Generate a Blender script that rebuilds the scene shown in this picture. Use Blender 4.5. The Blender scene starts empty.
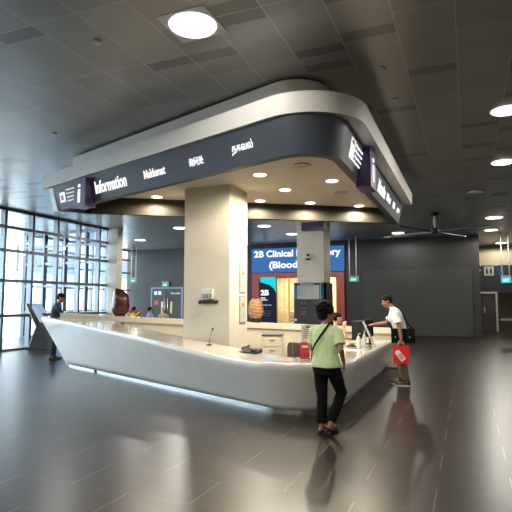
import bpy, bmesh, math, random
from mathutils import Vector, Matrix, noise
random.seed(7)
S = bpy.context.scene
COL = S.collection
PI = math.pi
V = Vector
R = math.radians

# ------------------------------------------------------------------ camera, sky, exposure
cam_d = bpy.data.cameras.new('camera')
cam_d.sensor_width = 36.0
cam_d.lens = 36.0
cam = bpy.data.objects.new('camera', cam_d)
COL.objects.link(cam)
cam.location = (0, 0, 1.6)
cam.rotation_euler = (R(90) + math.atan(46 / 512), 0, R(22.4))
cam_d.clip_end = 300
S.camera = cam
S.cycles.transparent_max_bounces = 24
S.cycles.diffuse_bounces = 6
S.cycles.max_bounces = 14
S.cycles.sample_clamp_indirect = 12
S.view_settings.view_transform = 'Standard'
S.view_settings.look = 'None'
S.view_settings.gamma = 1
S.view_settings.use_curve_mapping = False
S.view_settings.exposure = 1.0
SKY = 5.0          # overcast daylight outside
LAMP = 58.0         # ceiling downlights
SPOT = 95.0        # small canopy downlights
w = bpy.data.worlds.new('sky')
S.world = w
w.use_nodes = True
w.node_tree.nodes['Background'].inputs[0].default_value = (0.80, 0.92, 1.0, 1)
w.node_tree.nodes['Background'].inputs[1].default_value = SKY
# ------------------------------------------------------------------ materials
def mat(name, col=(.5, .5, .5), rough=.5, metal=0.0, emit=None, es=1.0, coat=0.0, var=0.0, vs=8.0, bump=0.0, bs=60.0, spec=.5):
    m = bpy.data.materials.new(name)
    m.use_nodes = True
    nt = m.node_tree; N = nt.nodes; L = nt.links
    b = N['Principled BSDF']
    b.inputs['Base Color'].default_value = (*col, 1)
    b.inputs['Roughness'].default_value = rough
    b.inputs['Metallic'].default_value = metal
    b.inputs['Specular IOR Level'].default_value = spec
    b.inputs['Coat Weight'].default_value = coat
    b.inputs['Coat Roughness'].default_value = .08
    if emit:
        b.inputs['Emission Color'].default_value = (*emit, 1)
        b.inputs['Emission Strength'].default_value = es
    if var or bump:
        tc = N.new('ShaderNodeTexCoord')
        if var:
            nz = N.new('ShaderNodeTexNoise'); nz.inputs['Scale'].default_value = vs; nz.inputs['Detail'].default_value = 4
            L.new(tc.outputs['Object'], nz.inputs['Vector'])
            mr = N.new('ShaderNodeMapRange')
            mr.inputs['From Min'].default_value = .3; mr.inputs['From Max'].default_value = .7
            mr.inputs['To Min'].default_value = 1 - var; mr.inputs['To Max'].default_value = 1 + var
            L.new(nz.outputs['Fac'], mr.inputs['Value'])
            vm = N.new('ShaderNodeVectorMath'); vm.operation = 'SCALE'
            vm.inputs[0].default_value = col
            L.new(mr.outputs['Result'], vm.inputs['Scale'])
            L.new(vm.outputs['Vector'], b.inputs['Base Color'])
        if bump:
            n2 = N.new('ShaderNodeTexNoise'); n2.inputs['Scale'].default_value = bs; n2.inputs['Detail'].default_value = 3
            L.new(tc.outputs['Object'], n2.inputs['Vector'])
            bp = N.new('ShaderNodeBump'); bp.inputs['Strength'].default_value = bump; bp.inputs['Distance'].default_value = .01
            L.new(n2.outputs['Fac'], bp.inputs['Height'])
            L.new(bp.outputs['Normal'], b.inputs['Normal'])
    return m

def glow(name, col, s):
    m = bpy.data.materials.new(name); m.use_nodes = True
    N = m.node_tree.nodes; N.clear()
    e = N.new('ShaderNodeEmission'); o = N.new('ShaderNodeOutputMaterial')
    e.inputs[0].default_value = (*col, 1); e.inputs[1].default_value = s
    m.node_tree.links.new(e.outputs[0], o.inputs[0])
    return m

def glass(name, tint=(.93, .97, 1.0), ior=1.45):
    m = bpy.data.materials.new(name); m.use_nodes = True
    N = m.node_tree.nodes; L = m.node_tree.links; N.clear()
    o = N.new('ShaderNodeOutputMaterial'); mx = N.new('ShaderNodeMixShader')
    t = N.new('ShaderNodeBsdfTransparent'); g = N.new('ShaderNodeBsdfGlossy'); f = N.new('ShaderNodeFresnel')
    t.inputs[0].default_value = (*tint, 1); g.inputs['Roughness'].default_value = .02
    f.inputs[0].default_value = ior
    ge = N.new('ShaderNodeNewGeometry'); k = N.new('ShaderNodeMath'); k.operation = 'SUBTRACT'; k.inputs[0].default_value = 1
    k2 = N.new('ShaderNodeMath'); k2.operation = 'MULTIPLY'
    L.new(ge.outputs['Backfacing'], k.inputs[1]); L.new(k.outputs[0], k2.inputs[0]); L.new(f.outputs[0], k2.inputs[1])
    L.new(k2.outputs[0], mx.inputs[0]); L.new(t.outputs[0], mx.inputs[1]); L.new(g.outputs[0], mx.inputs[2])
    L.new(mx.outputs[0], o.inputs[0])
    return m

def tile_material(name, cw, rh, swap, offset, base, joint, jw, rough, metal, wob, cvar, dark=0.0, rvar=.08, coat=0.0):
    """running-bond tiles; every tile tilts a hair so its reflections differ"""
    m = bpy.data.materials.new(name); m.use_nodes = True
    nt = m.node_tree; N = nt.nodes; L = nt.links
    b = N['Principled BSDF']
    geo = N.new('ShaderNodeNewGeometry')
    sep = N.new('ShaderNodeSeparateXYZ'); L.new(geo.outputs['Position'], sep.inputs[0])
    def math_(op, a, bb=None, c=None):
        n = N.new('ShaderNodeMath'); n.operation = op
        for i, q in enumerate((a, bb, c)):
            if q is None: continue
            if isinstance(q, (int, float)): n.inputs[i].default_value = q
            else: L.new(q, n.inputs[i])
        return n.outputs[0]
    ax, ay = (sep.outputs[1], sep.outputs[0]) if swap else (sep.outputs[0], sep.outputs[1])
    v = math_('DIVIDE', math_('ADD', ay, offset[1]), rh)
    row = math_('FLOOR', v)
    if swap:
        wn0 = N.new('ShaderNodeTexWhiteNoise'); wn0.noise_dimensions = '1D'; L.new(row, wn0.inputs['W'])
        sh = math_('MULTIPLY', math_('SNAP', wn0.outputs['Value'], .5), 1.0)
    else:
        sh = math_('MULTIPLY', math_('MODULO', math_('ADD', row, 1000.0), 2.0), .5)
    u = math_('ADD', math_('DIVIDE', math_('ADD', ax, offset[0]), cw), sh)
    cu = math_('FLOOR', u)
    fu = math_('FRACT', u); fv = math_('FRACT', v)
    du = math_('MULTIPLY', math_('MINIMUM', fu, math_('SUBTRACT', 1.0, fu)), cw)
    dv = math_('MULTIPLY', math_('MINIMUM', fv, math_('SUBTRACT', 1.0, fv)), rh)
    ju = math_('LESS_THAN', du, jw[0]); jv = math_('LESS_THAN', dv, jw[1])
    jj = math_('MAXIMUM', ju, jv)
    cv = N.new('ShaderNodeCombineXYZ'); L.new(cu, cv.inputs[0]); L.new(row, cv.inputs[1])
    wn = N.new('ShaderNodeTexWhiteNoise'); wn.noise_dimensions = '3D'; L.new(cv.outputs[0], wn.inputs['Vector'])
    # colour
    nz = N.new('ShaderNodeTexNoise'); nz.inputs['Scale'].default_value = 1.1; nz.inputs['Detail'].default_value = 6
    L.new(geo.outputs['Position'], nz.inputs['Vector'])
    f1 = math_('ADD', 1.0, math_('MULTIPLY', math_('SUBTRACT', wn.outputs['Value'], .5), cvar))
    f1 = math_('MULTIPLY', f1, math_('ADD', .85, math_('MULTIPLY', nz.outputs['Fac'], .3)))
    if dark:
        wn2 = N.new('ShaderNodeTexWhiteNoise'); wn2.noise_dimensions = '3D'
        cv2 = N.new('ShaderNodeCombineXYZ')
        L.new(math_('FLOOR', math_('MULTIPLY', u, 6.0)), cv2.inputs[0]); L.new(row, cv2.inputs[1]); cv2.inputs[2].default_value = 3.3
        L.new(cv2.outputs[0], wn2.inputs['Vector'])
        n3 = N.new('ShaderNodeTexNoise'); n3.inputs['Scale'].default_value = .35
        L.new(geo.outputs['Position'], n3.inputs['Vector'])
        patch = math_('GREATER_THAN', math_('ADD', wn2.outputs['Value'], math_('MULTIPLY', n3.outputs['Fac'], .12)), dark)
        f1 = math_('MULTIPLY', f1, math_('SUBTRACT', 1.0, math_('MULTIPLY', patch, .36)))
    mixc = N.new('ShaderNodeVectorMath'); mixc.operation = 'SCALE'; mixc.inputs[0].default_value = base
    L.new(f1, mixc.inputs['Scale'])
    mx = N.new('ShaderNodeMix'); mx.data_type = 'RGBA'
    L.new(jj, mx.inputs['Factor']); L.new(mixc.outputs[0], mx.inputs['A']); mx.inputs['B'].default_value = (*joint, 1)
    if not swap:   # grout shows light mainly on the short joints
        L.new(math_('ADD', ju, math_('MULTIPLY', math_('SUBTRACT', 1.0, ju), math_('MULTIPLY', jv, .3))), mx.inputs['Factor'])
    L.new(mx.outputs['Result'], b.inputs['Base Color'])
    L.new(math_('ADD', rough, math_('MULTIPLY', math_('SUBTRACT', nz.outputs['Fac'], .5), rvar)), b.inputs['Roughness'])
    b.inputs['Metallic'].default_value = metal
    b.inputs['Coat Weight'].default_value = coat
    b.inputs['Specular IOR Level'].default_value = .5 if swap else .42
    # tilt
    sc = N.new('ShaderNodeVectorMath'); sc.operation = 'SUBTRACT'
    L.new(wn.outputs['Color'], sc.inputs[0]); sc.inputs[1].default_value = (.5, .5, .5)
    s2 = N.new('ShaderNodeVectorMath'); s2.operation = 'SCALE'; L.new(sc.outputs[0], s2.inputs[0]); s2.inputs['Scale'].default_value = wob
    ad = N.new('ShaderNodeVectorMath'); ad.operation = 'ADD'
    L.new(geo.outputs['Normal'], ad.inputs[0]); L.new(s2.outputs[0], ad.inputs[1])
    no = N.new('ShaderNodeVectorMath'); no.operation = 'NORMALIZE'; L.new(ad.outputs[0], no.inputs[0])
    L.new(no.outputs[0], b.inputs['Normal'])
    return m

M = {}
M['floor'] = tile_material('floor_tiles', 1.2, .55, False, (.3, .14), (.020, .0130, .0085), (.15, .125, .10), (.006, .005), .315, 0, .004, .18, rvar=.04)
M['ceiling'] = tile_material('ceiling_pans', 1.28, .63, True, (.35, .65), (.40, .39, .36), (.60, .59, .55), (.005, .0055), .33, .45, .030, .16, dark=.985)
M['dark_wall'] = mat('charcoal_wall', (.028, .0265, .026), .55, var=.06, vs=2)
M['panel_wall'] = mat('grey_wall_panel', (.042, .040, .037), .5, var=.05, vs=2)
M['cream'] = mat('cream_paint', (.74, .69, .58), .6, var=.03, vs=3)
M['white_plaster'] = mat('white_plaster', (.78, .76, .72), .55, var=.03, vs=1.5)
M['soffit'] = mat('soffit_plaster', (.52, .46, .38), .7, var=.02, vs=2)
M['solid'] = mat('white_solid_surface', (.74, .735, .71), .22, coat=.4, var=.025, vs=2.5)
M['counter_top'] = mat('polished_stone_top', (.66, .62, .55), .10, coat=.5, var=.03, vs=3)
M['back_counter'] = mat('beige_laminate', (.62, .57, .46), .35, var=.03, vs=3)
M['steel'] = mat('brushed_steel', (.62, .64, .66), .2, 1.0, bump=.05, bs=20)
M['alu'] = mat('grey_aluminium', (.15, .17, .19), .35, .6)
M['sign_band'] = mat('slate_sign_band', (.055, .066, .085), .5, spec=.3)
M['beam'] = mat('dark_olive_beam', (.030, .027, .020), .7, spec=.2)
M['purple'] = mat('deep_purple', (.045, .02, .10), .35)
M['black'] = mat('black_plastic', (.012, .012, .013), .35)
M['dark_grey'] = mat('dark_grey_plastic', (.05, .05, .055), .4)
M['grey'] = mat('mid_grey', (.3, .3, .3), .5)
M['white'] = mat('white_plastic', (.8, .8, .8), .4)
M['paper'] = mat('paper', (.78, .77, .72), .7)
M['poster'] = mat('faded_poster', (.55, .54, .47), .6, var=.15, vs=9)
M['red'] = mat('red_paper', (.75, .02, .025), .45)
M['red_frame'] = mat('brick_red_frame', (.36, .065, .04), .45)
M['brochure'] = mat('red_brochure', (.62, .05, .06), .5, var=.2, vs=25)
M['glass'] = glass('window_glass')
M['acrylic'] = glass('clear_acrylic', (.97, .98, .98))
M['lamp'] = glow('lamp_diffuser', (1.0, .96, .88), 2.2)
M['spot'] = glow('canopy_lamp_diffuser', (1.0, .93, .78), 2.0)
M['letters'] = glow('backlit_white', (.95, .97, 1.0), .60)
M['letters_dim'] = glow('backlit_white_dim', (.93, .95, 1.0), .42)
M['blue_sign'] = glow('backlit_blue', (.035, .115, .29), .75)
M['teal'] = glow('teal_screen', (.02, .70, .80), .5)
M['screen_dark'] = glow('dark_screen', (.022, .030, .045), .4)
M['screen_pale'] = glow('pale_screen', (.42, .56, .72), .45)
M['exit_green'] = glow('green_exit', (.02, .50, .40), .5)
M['exit_blue'] = glow('cyan_exit', (.03, .62, .80), .55)
M['board'] = mat('directory_board', (.045, .048, .058), .4)
M['wood'] = mat('red_brown_wood', (.085, .018, .012), .18, coat=.6, var=.4, vs=6)
M['tan_wood'] = mat('carved_tan_wood', (.36, .19, .09), .5, var=.3, vs=14, bump=.4, bs=25)
M['chair_fabric'] = mat('brown_chair_fabric', (.09, .05, .045), .7)
M['skin'] = mat('skin', (.36, .17, .105), .5, var=.06, vs=12)
M['skin2'] = mat('skin_fair', (.50, .27, .18), .5, var=.06, vs=12)
M['hair'] = mat('black_hair', (.007, .005, .005), .75, bump=.5, bs=90, spec=.15)
M['hair_grey'] = mat('brown_grey_hair', (.05, .035, .03), .6, bump=.8, bs=90)
M['lime'] = mat('lime_cotton', (.70, .86, .45), .8, var=.05, vs=10, bump=.1)
M['white_cotton'] = mat('white_cotton', (.80, .81, .80), .8, bump=.1)
M['navy'] = mat('navy_cotton', (.035, .045, .075), .8)
M['black_cloth'] = mat('black_cloth', (.007, .007, .008), .9, spec=.15)
M['dark_trouser'] = mat('dark_blue_trousers', (.018, .02, .032), .8)
M['khaki'] = mat('khaki_cloth', (.17, .135, .07), .8, var=.08, vs=15)
M['blue_grey'] = mat('grey_blue_blouse', (.22, .28, .33), .8)
M['yellow'] = mat('mustard_cotton', (.75, .38, .04), .8)
M['lavender'] = mat('lavender_cotton', (.46, .32, .66), .8)
M['beige_cloth'] = mat('patterned_beige_cotton', (.55, .42, .26), .8, var=.5, vs=25)
M['eye'] = mat('eye', (.02, .015, .012), .2)
M['warm_wall'] = mat('warm_wall', (.74, .62, .42), .6, var=.15, vs=2)
M['yellow_bar'] = mat('yellow_handle', (.85, .62, .05), .4)
M['brown_door'] = mat('dark_brown_door', (.05, .035, .02), .45)
M['pave'] = mat('pale_paving', (.62, .64, .66), .8, var=.05, vs=1)
M['facade'] = mat('outside_facade', (.24, .26, .28), .7)
M['facade_dark'] = mat('outside_glass', (.05, .06, .07), .15)
M['leaf'] = mat('dark_foliage', (.06, .12, .05), .7)

# ------------------------------------------------------------------ mesh helpers
class B:
    def __init__(s): s.bm = bmesh.new()
    def box(s, a, b, mi=0, m=None):
        x0, y0, z0 = a; x1, y1, z1 = b
        vs = [s.bm.verts.new(p) for p in ((x0,y0,z0),(x1,y0,z0),(x1,y1,z0),(x0,y1,z0),(x0,y0,z1),(x1,y0,z1),(x1,y1,z1),(x0,y1,z1))]
        if m is not None:
            for v in vs: v.co = m @ v.co
        for f in ((0,3,2,1),(4,5,6,7),(0,1,5,4),(1,2,6,5),(2,3,7,6),(3,0,4,7)):
            s.bm.faces.new([vs[i] for i in f]).material_index = mi
        return s
    def tube(s, pts, r, n=10, mi=0, cap=True):
        pts = [V(p) for p in pts]; rs = r if isinstance(r, (list, tuple)) else [r] * len(pts)
        rings = []
        t0 = (pts[1] - pts[0]).normalized()
        up = V((0,0,1)) if abs(t0.z) < .9 else V((1,0,0))
        x = t0.cross(up).normalized()
        for i, p in enumerate(pts):
            if i == 0: t = pts[1] - pts[0]
            elif i == len(pts) - 1: t = pts[-1] - pts[-2]
            else: t = (pts[i+1] - pts[i]).normalized() + (pts[i] - pts[i-1]).normalized()
            t.normalize()
            x = (x - t * x.dot(t)).normalized(); y = t.cross(x)
            rings.append([s.bm.verts.new(p + (x * math.cos(2*PI*k/n) + y * math.sin(2*PI*k/n)) * rs[i]) for k in range(n)])
        for a, b in zip(rings, rings[1:]):
            for k in range(n):
                f = s.bm.faces.new([a[k], a[(k+1) % n], b[(k+1) % n], b[k]]); f.material_index = mi; f.smooth = True
        if cap:
            s.bm.faces.new(list(reversed(rings[0]))).material_index = mi
            s.bm.faces.new(rings[-1]).material_index = mi
        return s
    def lathe(s, prof, c=(0,0,0), n=24, mi=0, sx=1, sy=1, smooth=True):
        c = V(c); rings = []
        for r, z in prof:
            rings.append([s.bm.verts.new(c + V((r*sx*math.cos(2*PI*k/n), r*sy*math.sin(2*PI*k/n), z))) for k in range(n)])
        for a, b in zip(rings, rings[1:]):
            for k in range(n):
                f = s.bm.faces.new([a[k], a[(k+1) % n], b[(k+1) % n], b[k]]); f.material_index = mi; f.smooth = smooth
        s.bm.faces.new(list(reversed(rings[0]))).material_index = mi
        s.bm.faces.new(rings[-1]).material_index = mi
        return s
    def prism(s, poly, z0, z1, mi=0):
        a = [s.bm.verts.new((x, y, z0)) for x, y in poly]; b = [s.bm.verts.new((x, y, z1)) for x, y in poly]
        n = len(poly)
        s.bm.faces.new(list(reversed(a))).material_index = mi; s.bm.faces.new(b).material_index = mi
        for k in range(n):
            s.bm.faces.new([a[k], a[(k+1) % n], b[(k+1) % n], b[k]]).material_index = mi
        return s
    def loft(s, rows, closed_u=False, mi=0, smooth=True, cap=False):
        vs = [[s.bm.verts.new(p) for p in r] for r in rows]
        for a, b in zip(vs, vs[1:]):
            n = len(a)
            for k in range(n if closed_u else n - 1):
                f = s.bm.faces.new([a[k], a[(k+1) % n], b[(k+1) % n], b[k]]); f.material_index = mi; f.smooth = smooth
        if cap:
            s.bm.faces.new(list(reversed(vs[0]))).material_index = mi; s.bm.faces.new(vs[-1]).material_index = mi
        return s
    def poly(s, pts, mi=0):
        s.bm.faces.new([s.bm.verts.new(p) for p in pts]).material_index = mi; return s
    def done(s, name, mats, parent=None, bevel=0, seg=2, fix=True, tag=None):
        if fix: bmesh.ops.recalc_face_normals(s.bm, faces=s.bm.faces)
        me = bpy.data.meshes.new(name); s.bm.to_mesh(me); s.bm.free()
        for m in (mats if isinstance(mats, (list, tuple)) else [mats]): me.materials.append(m)
        o = bpy.data.objects.new(name, me); COL.objects.link(o)
        if bevel:
            md = o.modifiers.new('bevel', 'BEVEL'); md.width = bevel; md.segments = seg; md.limit_method = 'ANGLE'; md.angle_limit = R(40)
            md.harden_normals = False
        if parent: o.parent = parent
        return o

def tag(o, label=None, cat=None, group=None, kind=None):
    if label: o['label'] = label
    if cat: o['category'] = cat
    if group: o['group'] = group
    if kind: o['kind'] = kind
    return o

def thing(name, label, cat, loc=(0,0,0), rz=0, group=None):
    o = bpy.data.objects.new(name, None); COL.objects.link(o)
    o.location = loc; o.rotation_euler = (0, 0, rz); o.empty_display_size = .1
    return tag(o, label, cat, group)

def copy_tree(o, parent=None):
    kids = [c for c in COL.objects if c.parent == o]
    c = o.copy(); COL.objects.link(c)
    if parent: c.parent = parent
    for k in kids: copy_tree(k, c)
    return c

def structure(o, label=None):
    return tag(o, label, None, None, 'structure')

def text_mesh(body, wd, ht, mats, name, parent=None, origin=(0,0,0), xd=(1,0,0), up=(0,0,1), bold=.02, spacing=1.0, align='L'):
    """raised lettering scaled to wd x ht (either may be None), lying in the plane spanned by xd and up"""
    cu = bpy.data.curves.new('lettering', 'FONT'); cu.body = body; cu.size = 1; cu.offset = bold; cu.extrude = .004
    cu.space_character = spacing; cu.resolution_u = 3
    t = bpy.data.objects.new('lettering', cu); COL.objects.link(t)
    dg = bpy.context.evaluated_depsgraph_get()
    me = bpy.data.meshes.new_from_object(t.evaluated_get(dg))
    bpy.data.objects.remove(t); bpy.data.curves.remove(cu)
    xs = [v.co.x for v in me.vertices]; ys = [v.co.y for v in me.vertices]
    if not xs: return None
    x0, x1, y0, y1 = min(xs), max(xs), min(ys), max(ys)
    sy = ht / (y1 - y0) if ht else None
    sx = wd / (x1 - x0) if wd else sy
    if sy is None: sy = sx
    X = V(xd).normalized(); U = V(up).normalized(); Nn = X.cross(U)
    for v in me.vertices:
        a = (v.co.x - x0) * sx; b = (v.co.y - y0) * sy; c = v.co.z
        if align == 'C': a -= (x1 - x0) * sx / 2
        v.co = V(origin) + X * a + U * b + Nn * (c + .001)
    me.materials.clear(); me.materials.append(mats)
    o = bpy.data.objects.new(name, me); COL.objects.link(o)
    if parent: o.parent = parent
    return o

def fillet(poly, idx_r, n=8):
    """round the corners of a plan polyline; idx_r maps index -> radius"""
    out = []
    N = len(poly)
    for i, p in enumerate(poly):
        if i not in idx_r: out.append(V(p)); continue
        p = V(p); a = V(poly[i-1]); b = V(poly[(i+1) % N]); r = idx_r[i]
        da = (a - p).normalized(); db = (b - p).normalized()
        ang = da.angle(db); d = r / math.tan(ang / 2)
        c = p + (da + db).normalized() * (r / math.sin(ang / 2))
        s = p + da * d; e = p + db * d
        a0 = math.atan2((s-c).y, (s-c).x); a1 = math.atan2((e-c).y, (e-c).x)
        while a1 - a0 > PI: a1 -= 2*PI
        while a1 - a0 < -PI: a1 += 2*PI
        for k in range(n + 1):
            t = a0 + (a1 - a0) * k / n
            out.append(V((c.x + r * math.cos(t), c.y + r * math.sin(t))))
    return out

def offset_poly(poly, d, closed=True):
    """offset a plan polygon outward for a counter-clockwise polygon; d number or list per edge (edge i: i -> i+1)"""
    N = len(poly); P = [V(p) for p in poly]
    out = []
    for i in range(N):
        e0 = (i - 1) % N; e1 = i
        d0 = d[e0] if isinstance(d, (list, tuple)) else d; d1 = d[e1] if isinstance(d, (list, tuple)) else d
        t0 = (P[i] - P[e0]).normalized(); t1 = (P[(i+1) % N] - P[i]).normalized()
        n0 = V((t0.y, -t0.x)); n1 = V((t1.y, -t1.x))
        a = P[i] + n0 * d0; b = P[i] + n1 * d1
        cr = t0.x * t1.y - t0.y * t1.x
        if abs(cr) < 1e-6: out.append(a); continue
        w_ = b - a
        s = (w_.x * t1.y - w_.y * t1.x) / cr
        out.append(a + t0 * s)
    return out

# ================================================================== SETTING
CH = 4.7
BY = 25.5
structure(B().box((-18.9, -8, -.2), (8, 36, 0)).done('floor', M['floor']))
# ceiling slab (metal pans)
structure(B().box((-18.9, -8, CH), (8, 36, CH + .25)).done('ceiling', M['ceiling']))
# outer ground
structure(B().box((-90, -30, -.35), (-18.91, 90, -.02)).done('pavement', M['pave']))
structure(B().box((8, -8.2, -.2), (8.2, 36, CH + .2)).done('wall_right', M['dark_wall']))
structure(B().box((-18.9, -8.2, -.2), (8.2, -8, CH + .2)).done('wall_rear', M['cream']))
structure(B().box((-14.2, -8, 0), (-14, 2.9, CH)).done('wall_left', M['cream']))
# back wall, with the opening of the laboratory entrance
structure(B().box((-18.9, BY, 0), (-10.65, BY + .3, CH)).box((-10.65, BY, 3.12), (-5.72, BY + .3, CH)).box((-5.72, BY, 0), (.55, BY + .3, CH)).done('wall_back', M['dark_wall']))
structure(B().box((-4.76, BY - .05, .02), (.2, BY - .002, 3.14)).done('trim_1', M['panel_wall']))
structure(B().box((.35, BY + .3, 0), (.55, 32, CH)).done('wall_corridor', M['dark_wall']))
# wall at the end of the corridor: cream bulkhead, dark band, doors below
M['bulk'] = mat('cream_bulkhead', (.52, .45, .30), .6)
structure(B().box((.55, 31, 3.62), (8, 31.3, CH)).done('wall_bulkhead', M['bulk']))
structure(B().box((.55, 31.0, 2.1), (8, 31.3, 3.6)).box((.55, 31.0, 0), (.72, 31.3, 2.1)).box((1.45, 31, 0), (1.6, 31.3, 2.1)).box((2.9, 31, 0), (8, 31.3, 2.1)).done('wall_end', mat('blue_black_wall', (.018, .02, .028), .5)))
structure(B().box((.55, 34.0, 0), (8, 34.2, 3.6)).done('wall_far', M['brown_door']))
dfr = structure(B().box((.66, 30.94, 2.06), (1.5, 31.02, 2.16)).box((1.40, 30.94, 0), (1.5, 31.02, 2.1)).done('trim_2', M['back_counter']))
structure(B().box((1.6, 33.9, .5), (2.9, 33.99, .62)).done('trim_3', M['back_counter']))
dd = structure(B().box((.74, 31.05, 0), (1.38, 31.12, 2.06)).done('door_1', M['brown_door']))
B().box((.82, 31.0, 1.0), (.86, 31.05, 1.3)).done('door_handle', M['steel'], dd)
# ceiling bulkhead that hides the portal above the recess
structure(B().box((-18.9, -8, CH + .25), (8, 36, CH + .45)).done('roof', M['dark_wall']))

# ---- curtain wall on the left : one window per bay
PITCH = 1.165
Y0 = 12.25 - 8 * PITCH
zs = [0.02, 1.15, 2.3, 3.3, 4.07, CH]
def bay(n, a, b, cols=1):
    """a, b plan points of the two mullion centres; every bay is frame + one glass pane per row"""
    a = V((a[0], a[1], 0)); b = V((b[0], b[1], 0)); t = (b - a).normalized(); q = V((-t.y, t.x, 0))
    L_ = (b - a).length
    m = Matrix(((t.x, q.x, 0, a.x), (t.y, q.y, 0, a.y), (0, 0, 1, 0), (0, 0, 0, 1)))
    fr = B()
    fr.box((-.05, -.10, 0), (.05, .10, CH), m=m)
    for z in zs:
        zz = min(z, CH - .05)
        fr.box((.05, -.07, zz - (.02 if z < .1 else .05)), (L_ - .05, .07, zz + .05 if z < CH else CH), m=m)
    fo = structure(fr.done('window_%d' % n, M['alu']))
    for i in range(len(zs) - 1):
        B().box((.03, -.008, zs[i] + .03), (L_ - .03, .008, zs[i+1] - .03), m=m).done('pane', M['glass'], fo)
    return fo
nw = 1
for k in range(12):
    bay(nw, (-14, Y0 + k * PITCH), (-14, Y0 + (k + 1) * PITCH)); nw += 1
bay(nw, (-14, Y0 + 12 * PITCH), (-14, 17.6)); nw += 1
for k in range(4):
    bay(nw, (-14 - k * 1.175, 17.6), (-14 - (k + 1) * 1.175, 17.6)); nw += 1
for k in range(7):
    bay(nw, (-18.7, 17.6 + k * 1.12), (-18.7, 17.6 + (k + 1) * 1.12)); nw += 1

# ---- columns
def column(x0, y0, x1, y1, n, m=M['cream']):
    return structure(B().box((x0, y0, 0), (x1, y1, CH)).done('column', m, bevel=.012))
column(-5.17, 8.8, -4.17, 9.65, 1)
column(-5.46, 17.0, -4.5, 17.9, 2)
column(-13.95, 17.45, -13.45, 17.8, 3)

# ---- outside, beyond the glass
bo = thing('building', 'grey and white building with window bands beyond the curtain wall', 'building', (-36, 40, 0))
def P_(o, name, m, parent): return o.done(name, m, parent)
P_(B().box((-5, -13, 3.0), (5, 40, 10)), 'upper_wall', M['facade'], bo)
P_(B().box((-3, -11, -.05), (5, 38, 3.0)), 'ground_wall', M['white_plaster'], bo)
for k in range(6):
    for z in (3.9, 6.9):
        fr = P_(B().box((5.0, -12 + k * 8, z), (5.06, -5.5 + k * 8, z + 1.9)), 'window', M['facade_dark'], bo)
for k in range(7):
    P_(B().box((5.0, -13 + k * 8, -.05), (5.8, -12.4 + k * 8, 10)), 'pier', M['white_plaster'], bo)
for i, (x, y) in enumerate(((-17.0, 12.6), (-20.2, 16.2), (-21.6, 20.4))):
    o = B().lathe([(.34, 0), (.34, 7)], (0, 0, 0), 24).done('outdoor_column', M['white_plaster'])
    o.location = (x, y, -.02)
    if i == 0: bpy.data.objects.remove(o); continue
    tag(o, ['', 'round white outdoor column seen through glass beside the nearer panes', 'round white outdoor column farther along, beyond the glazing corner'][i], 'column', None)

# ================================================================== CANOPY
# plan of the sign band at its lower edge (counter-clockwise): left tip, near corner, right end, back edge
can = thing('information_canopy', 'white rounded-corner triangular canopy with dark sign band above the desk', 'canopy', (-3.6, 9, 3.5))
def cpart(b, name, m, **k):
    for v in b.bm.verts: v.co -= V((-3.6, 9, 3.5))
    return b.done(name, m, can, **k)
P0 = [(-7.88, 8.22), (-1.93, 6.10 - .03), (-1.5, 12.79), (-7.60, 8.72)]
P0[1] = (-1.5, 5.945)
def ring(off, z, r=.55, n=36):
    pl = offset_poly(P0, off)
    pl = fillet(pl, {1: r}, n)
    return [V((p.x, p.y, z)) for p in pl]
# sign band: outer sloping face, lower lip, inner face (one closed ring)
def closed_loft(rows, name, m, mats=None):
    b = B(); b.loft(rows, closed_u=True, smooth=False)
    for f in b.bm.faces: pass
    o = cpart(b, name, m, fix=True)
    return o
band = B().loft([ring([.10, .10, .0, .05], 4.0, .62), ring(0, 3.5), ring([-.12, -.12, -.12, -.12], 3.5, .45)], closed_u=True, smooth=False)
cpart(band, 'sign_band', M['sign_band'])
cpart(B().loft([ring([-.12, -.12, -.12, -.12], 3.5, .45), ring([-.12, -.12, -.12, -.12], 3.88, .45)], closed_u=True, smooth=False), 'inner_face', M['beam'])
# dark beam along the back edge and the inner faces
bm_ = B().prism([(-7.6, 8.69), (-1.52, 12.77), (-1.62, 12.62), (-7.4, 8.68)], 3.495, 3.93)
cpart(bm_, 'back_beam', M['beam'])
sf = B().poly([p for p in ring(-.1, 3.86, .45)]); cpart(sf, 'soffit', M['soffit'])
# fascia: lower tier, overhanging the band
offF = [.16, .30, .05, .35]
fas = B().loft([ring([.05, .05, .0, 0], 4.0, .62), ring(offF, 4.0, .85), ring([a + .015 for a in offF], 4.27, .86), ring([-.25, -.25, -.1, -.2], 4.27, .5)], closed_u=True, smooth=False)
cpart(fas, 'fascia', M['white_plaster'])
up = B().loft([ring([-.22, -.25, -.1, -.1], 4.27, .5), ring([-.22, -.25, -.1, -.1], 4.66, .5)], closed_u=True, smooth=False)
up.poly(list(reversed(ring([-.22, -.25, -.1, -.1], 4.66, .5))))
cpart(up, 'upper_tier', M['white_plaster'])
cpart(B().poly(ring([-.3, -.3, -.2, -.3], 4.69, .5)), 'mounting_plate', M['beam'])
# white strip standing for the sunlit reflection on the band's left end
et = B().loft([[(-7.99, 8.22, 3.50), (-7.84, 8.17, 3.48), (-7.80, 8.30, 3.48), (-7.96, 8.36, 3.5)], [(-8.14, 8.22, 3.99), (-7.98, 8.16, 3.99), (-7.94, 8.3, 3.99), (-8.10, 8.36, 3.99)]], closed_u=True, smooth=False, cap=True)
cpart(et, 'sunlit_end_strip', M['white'])

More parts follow.
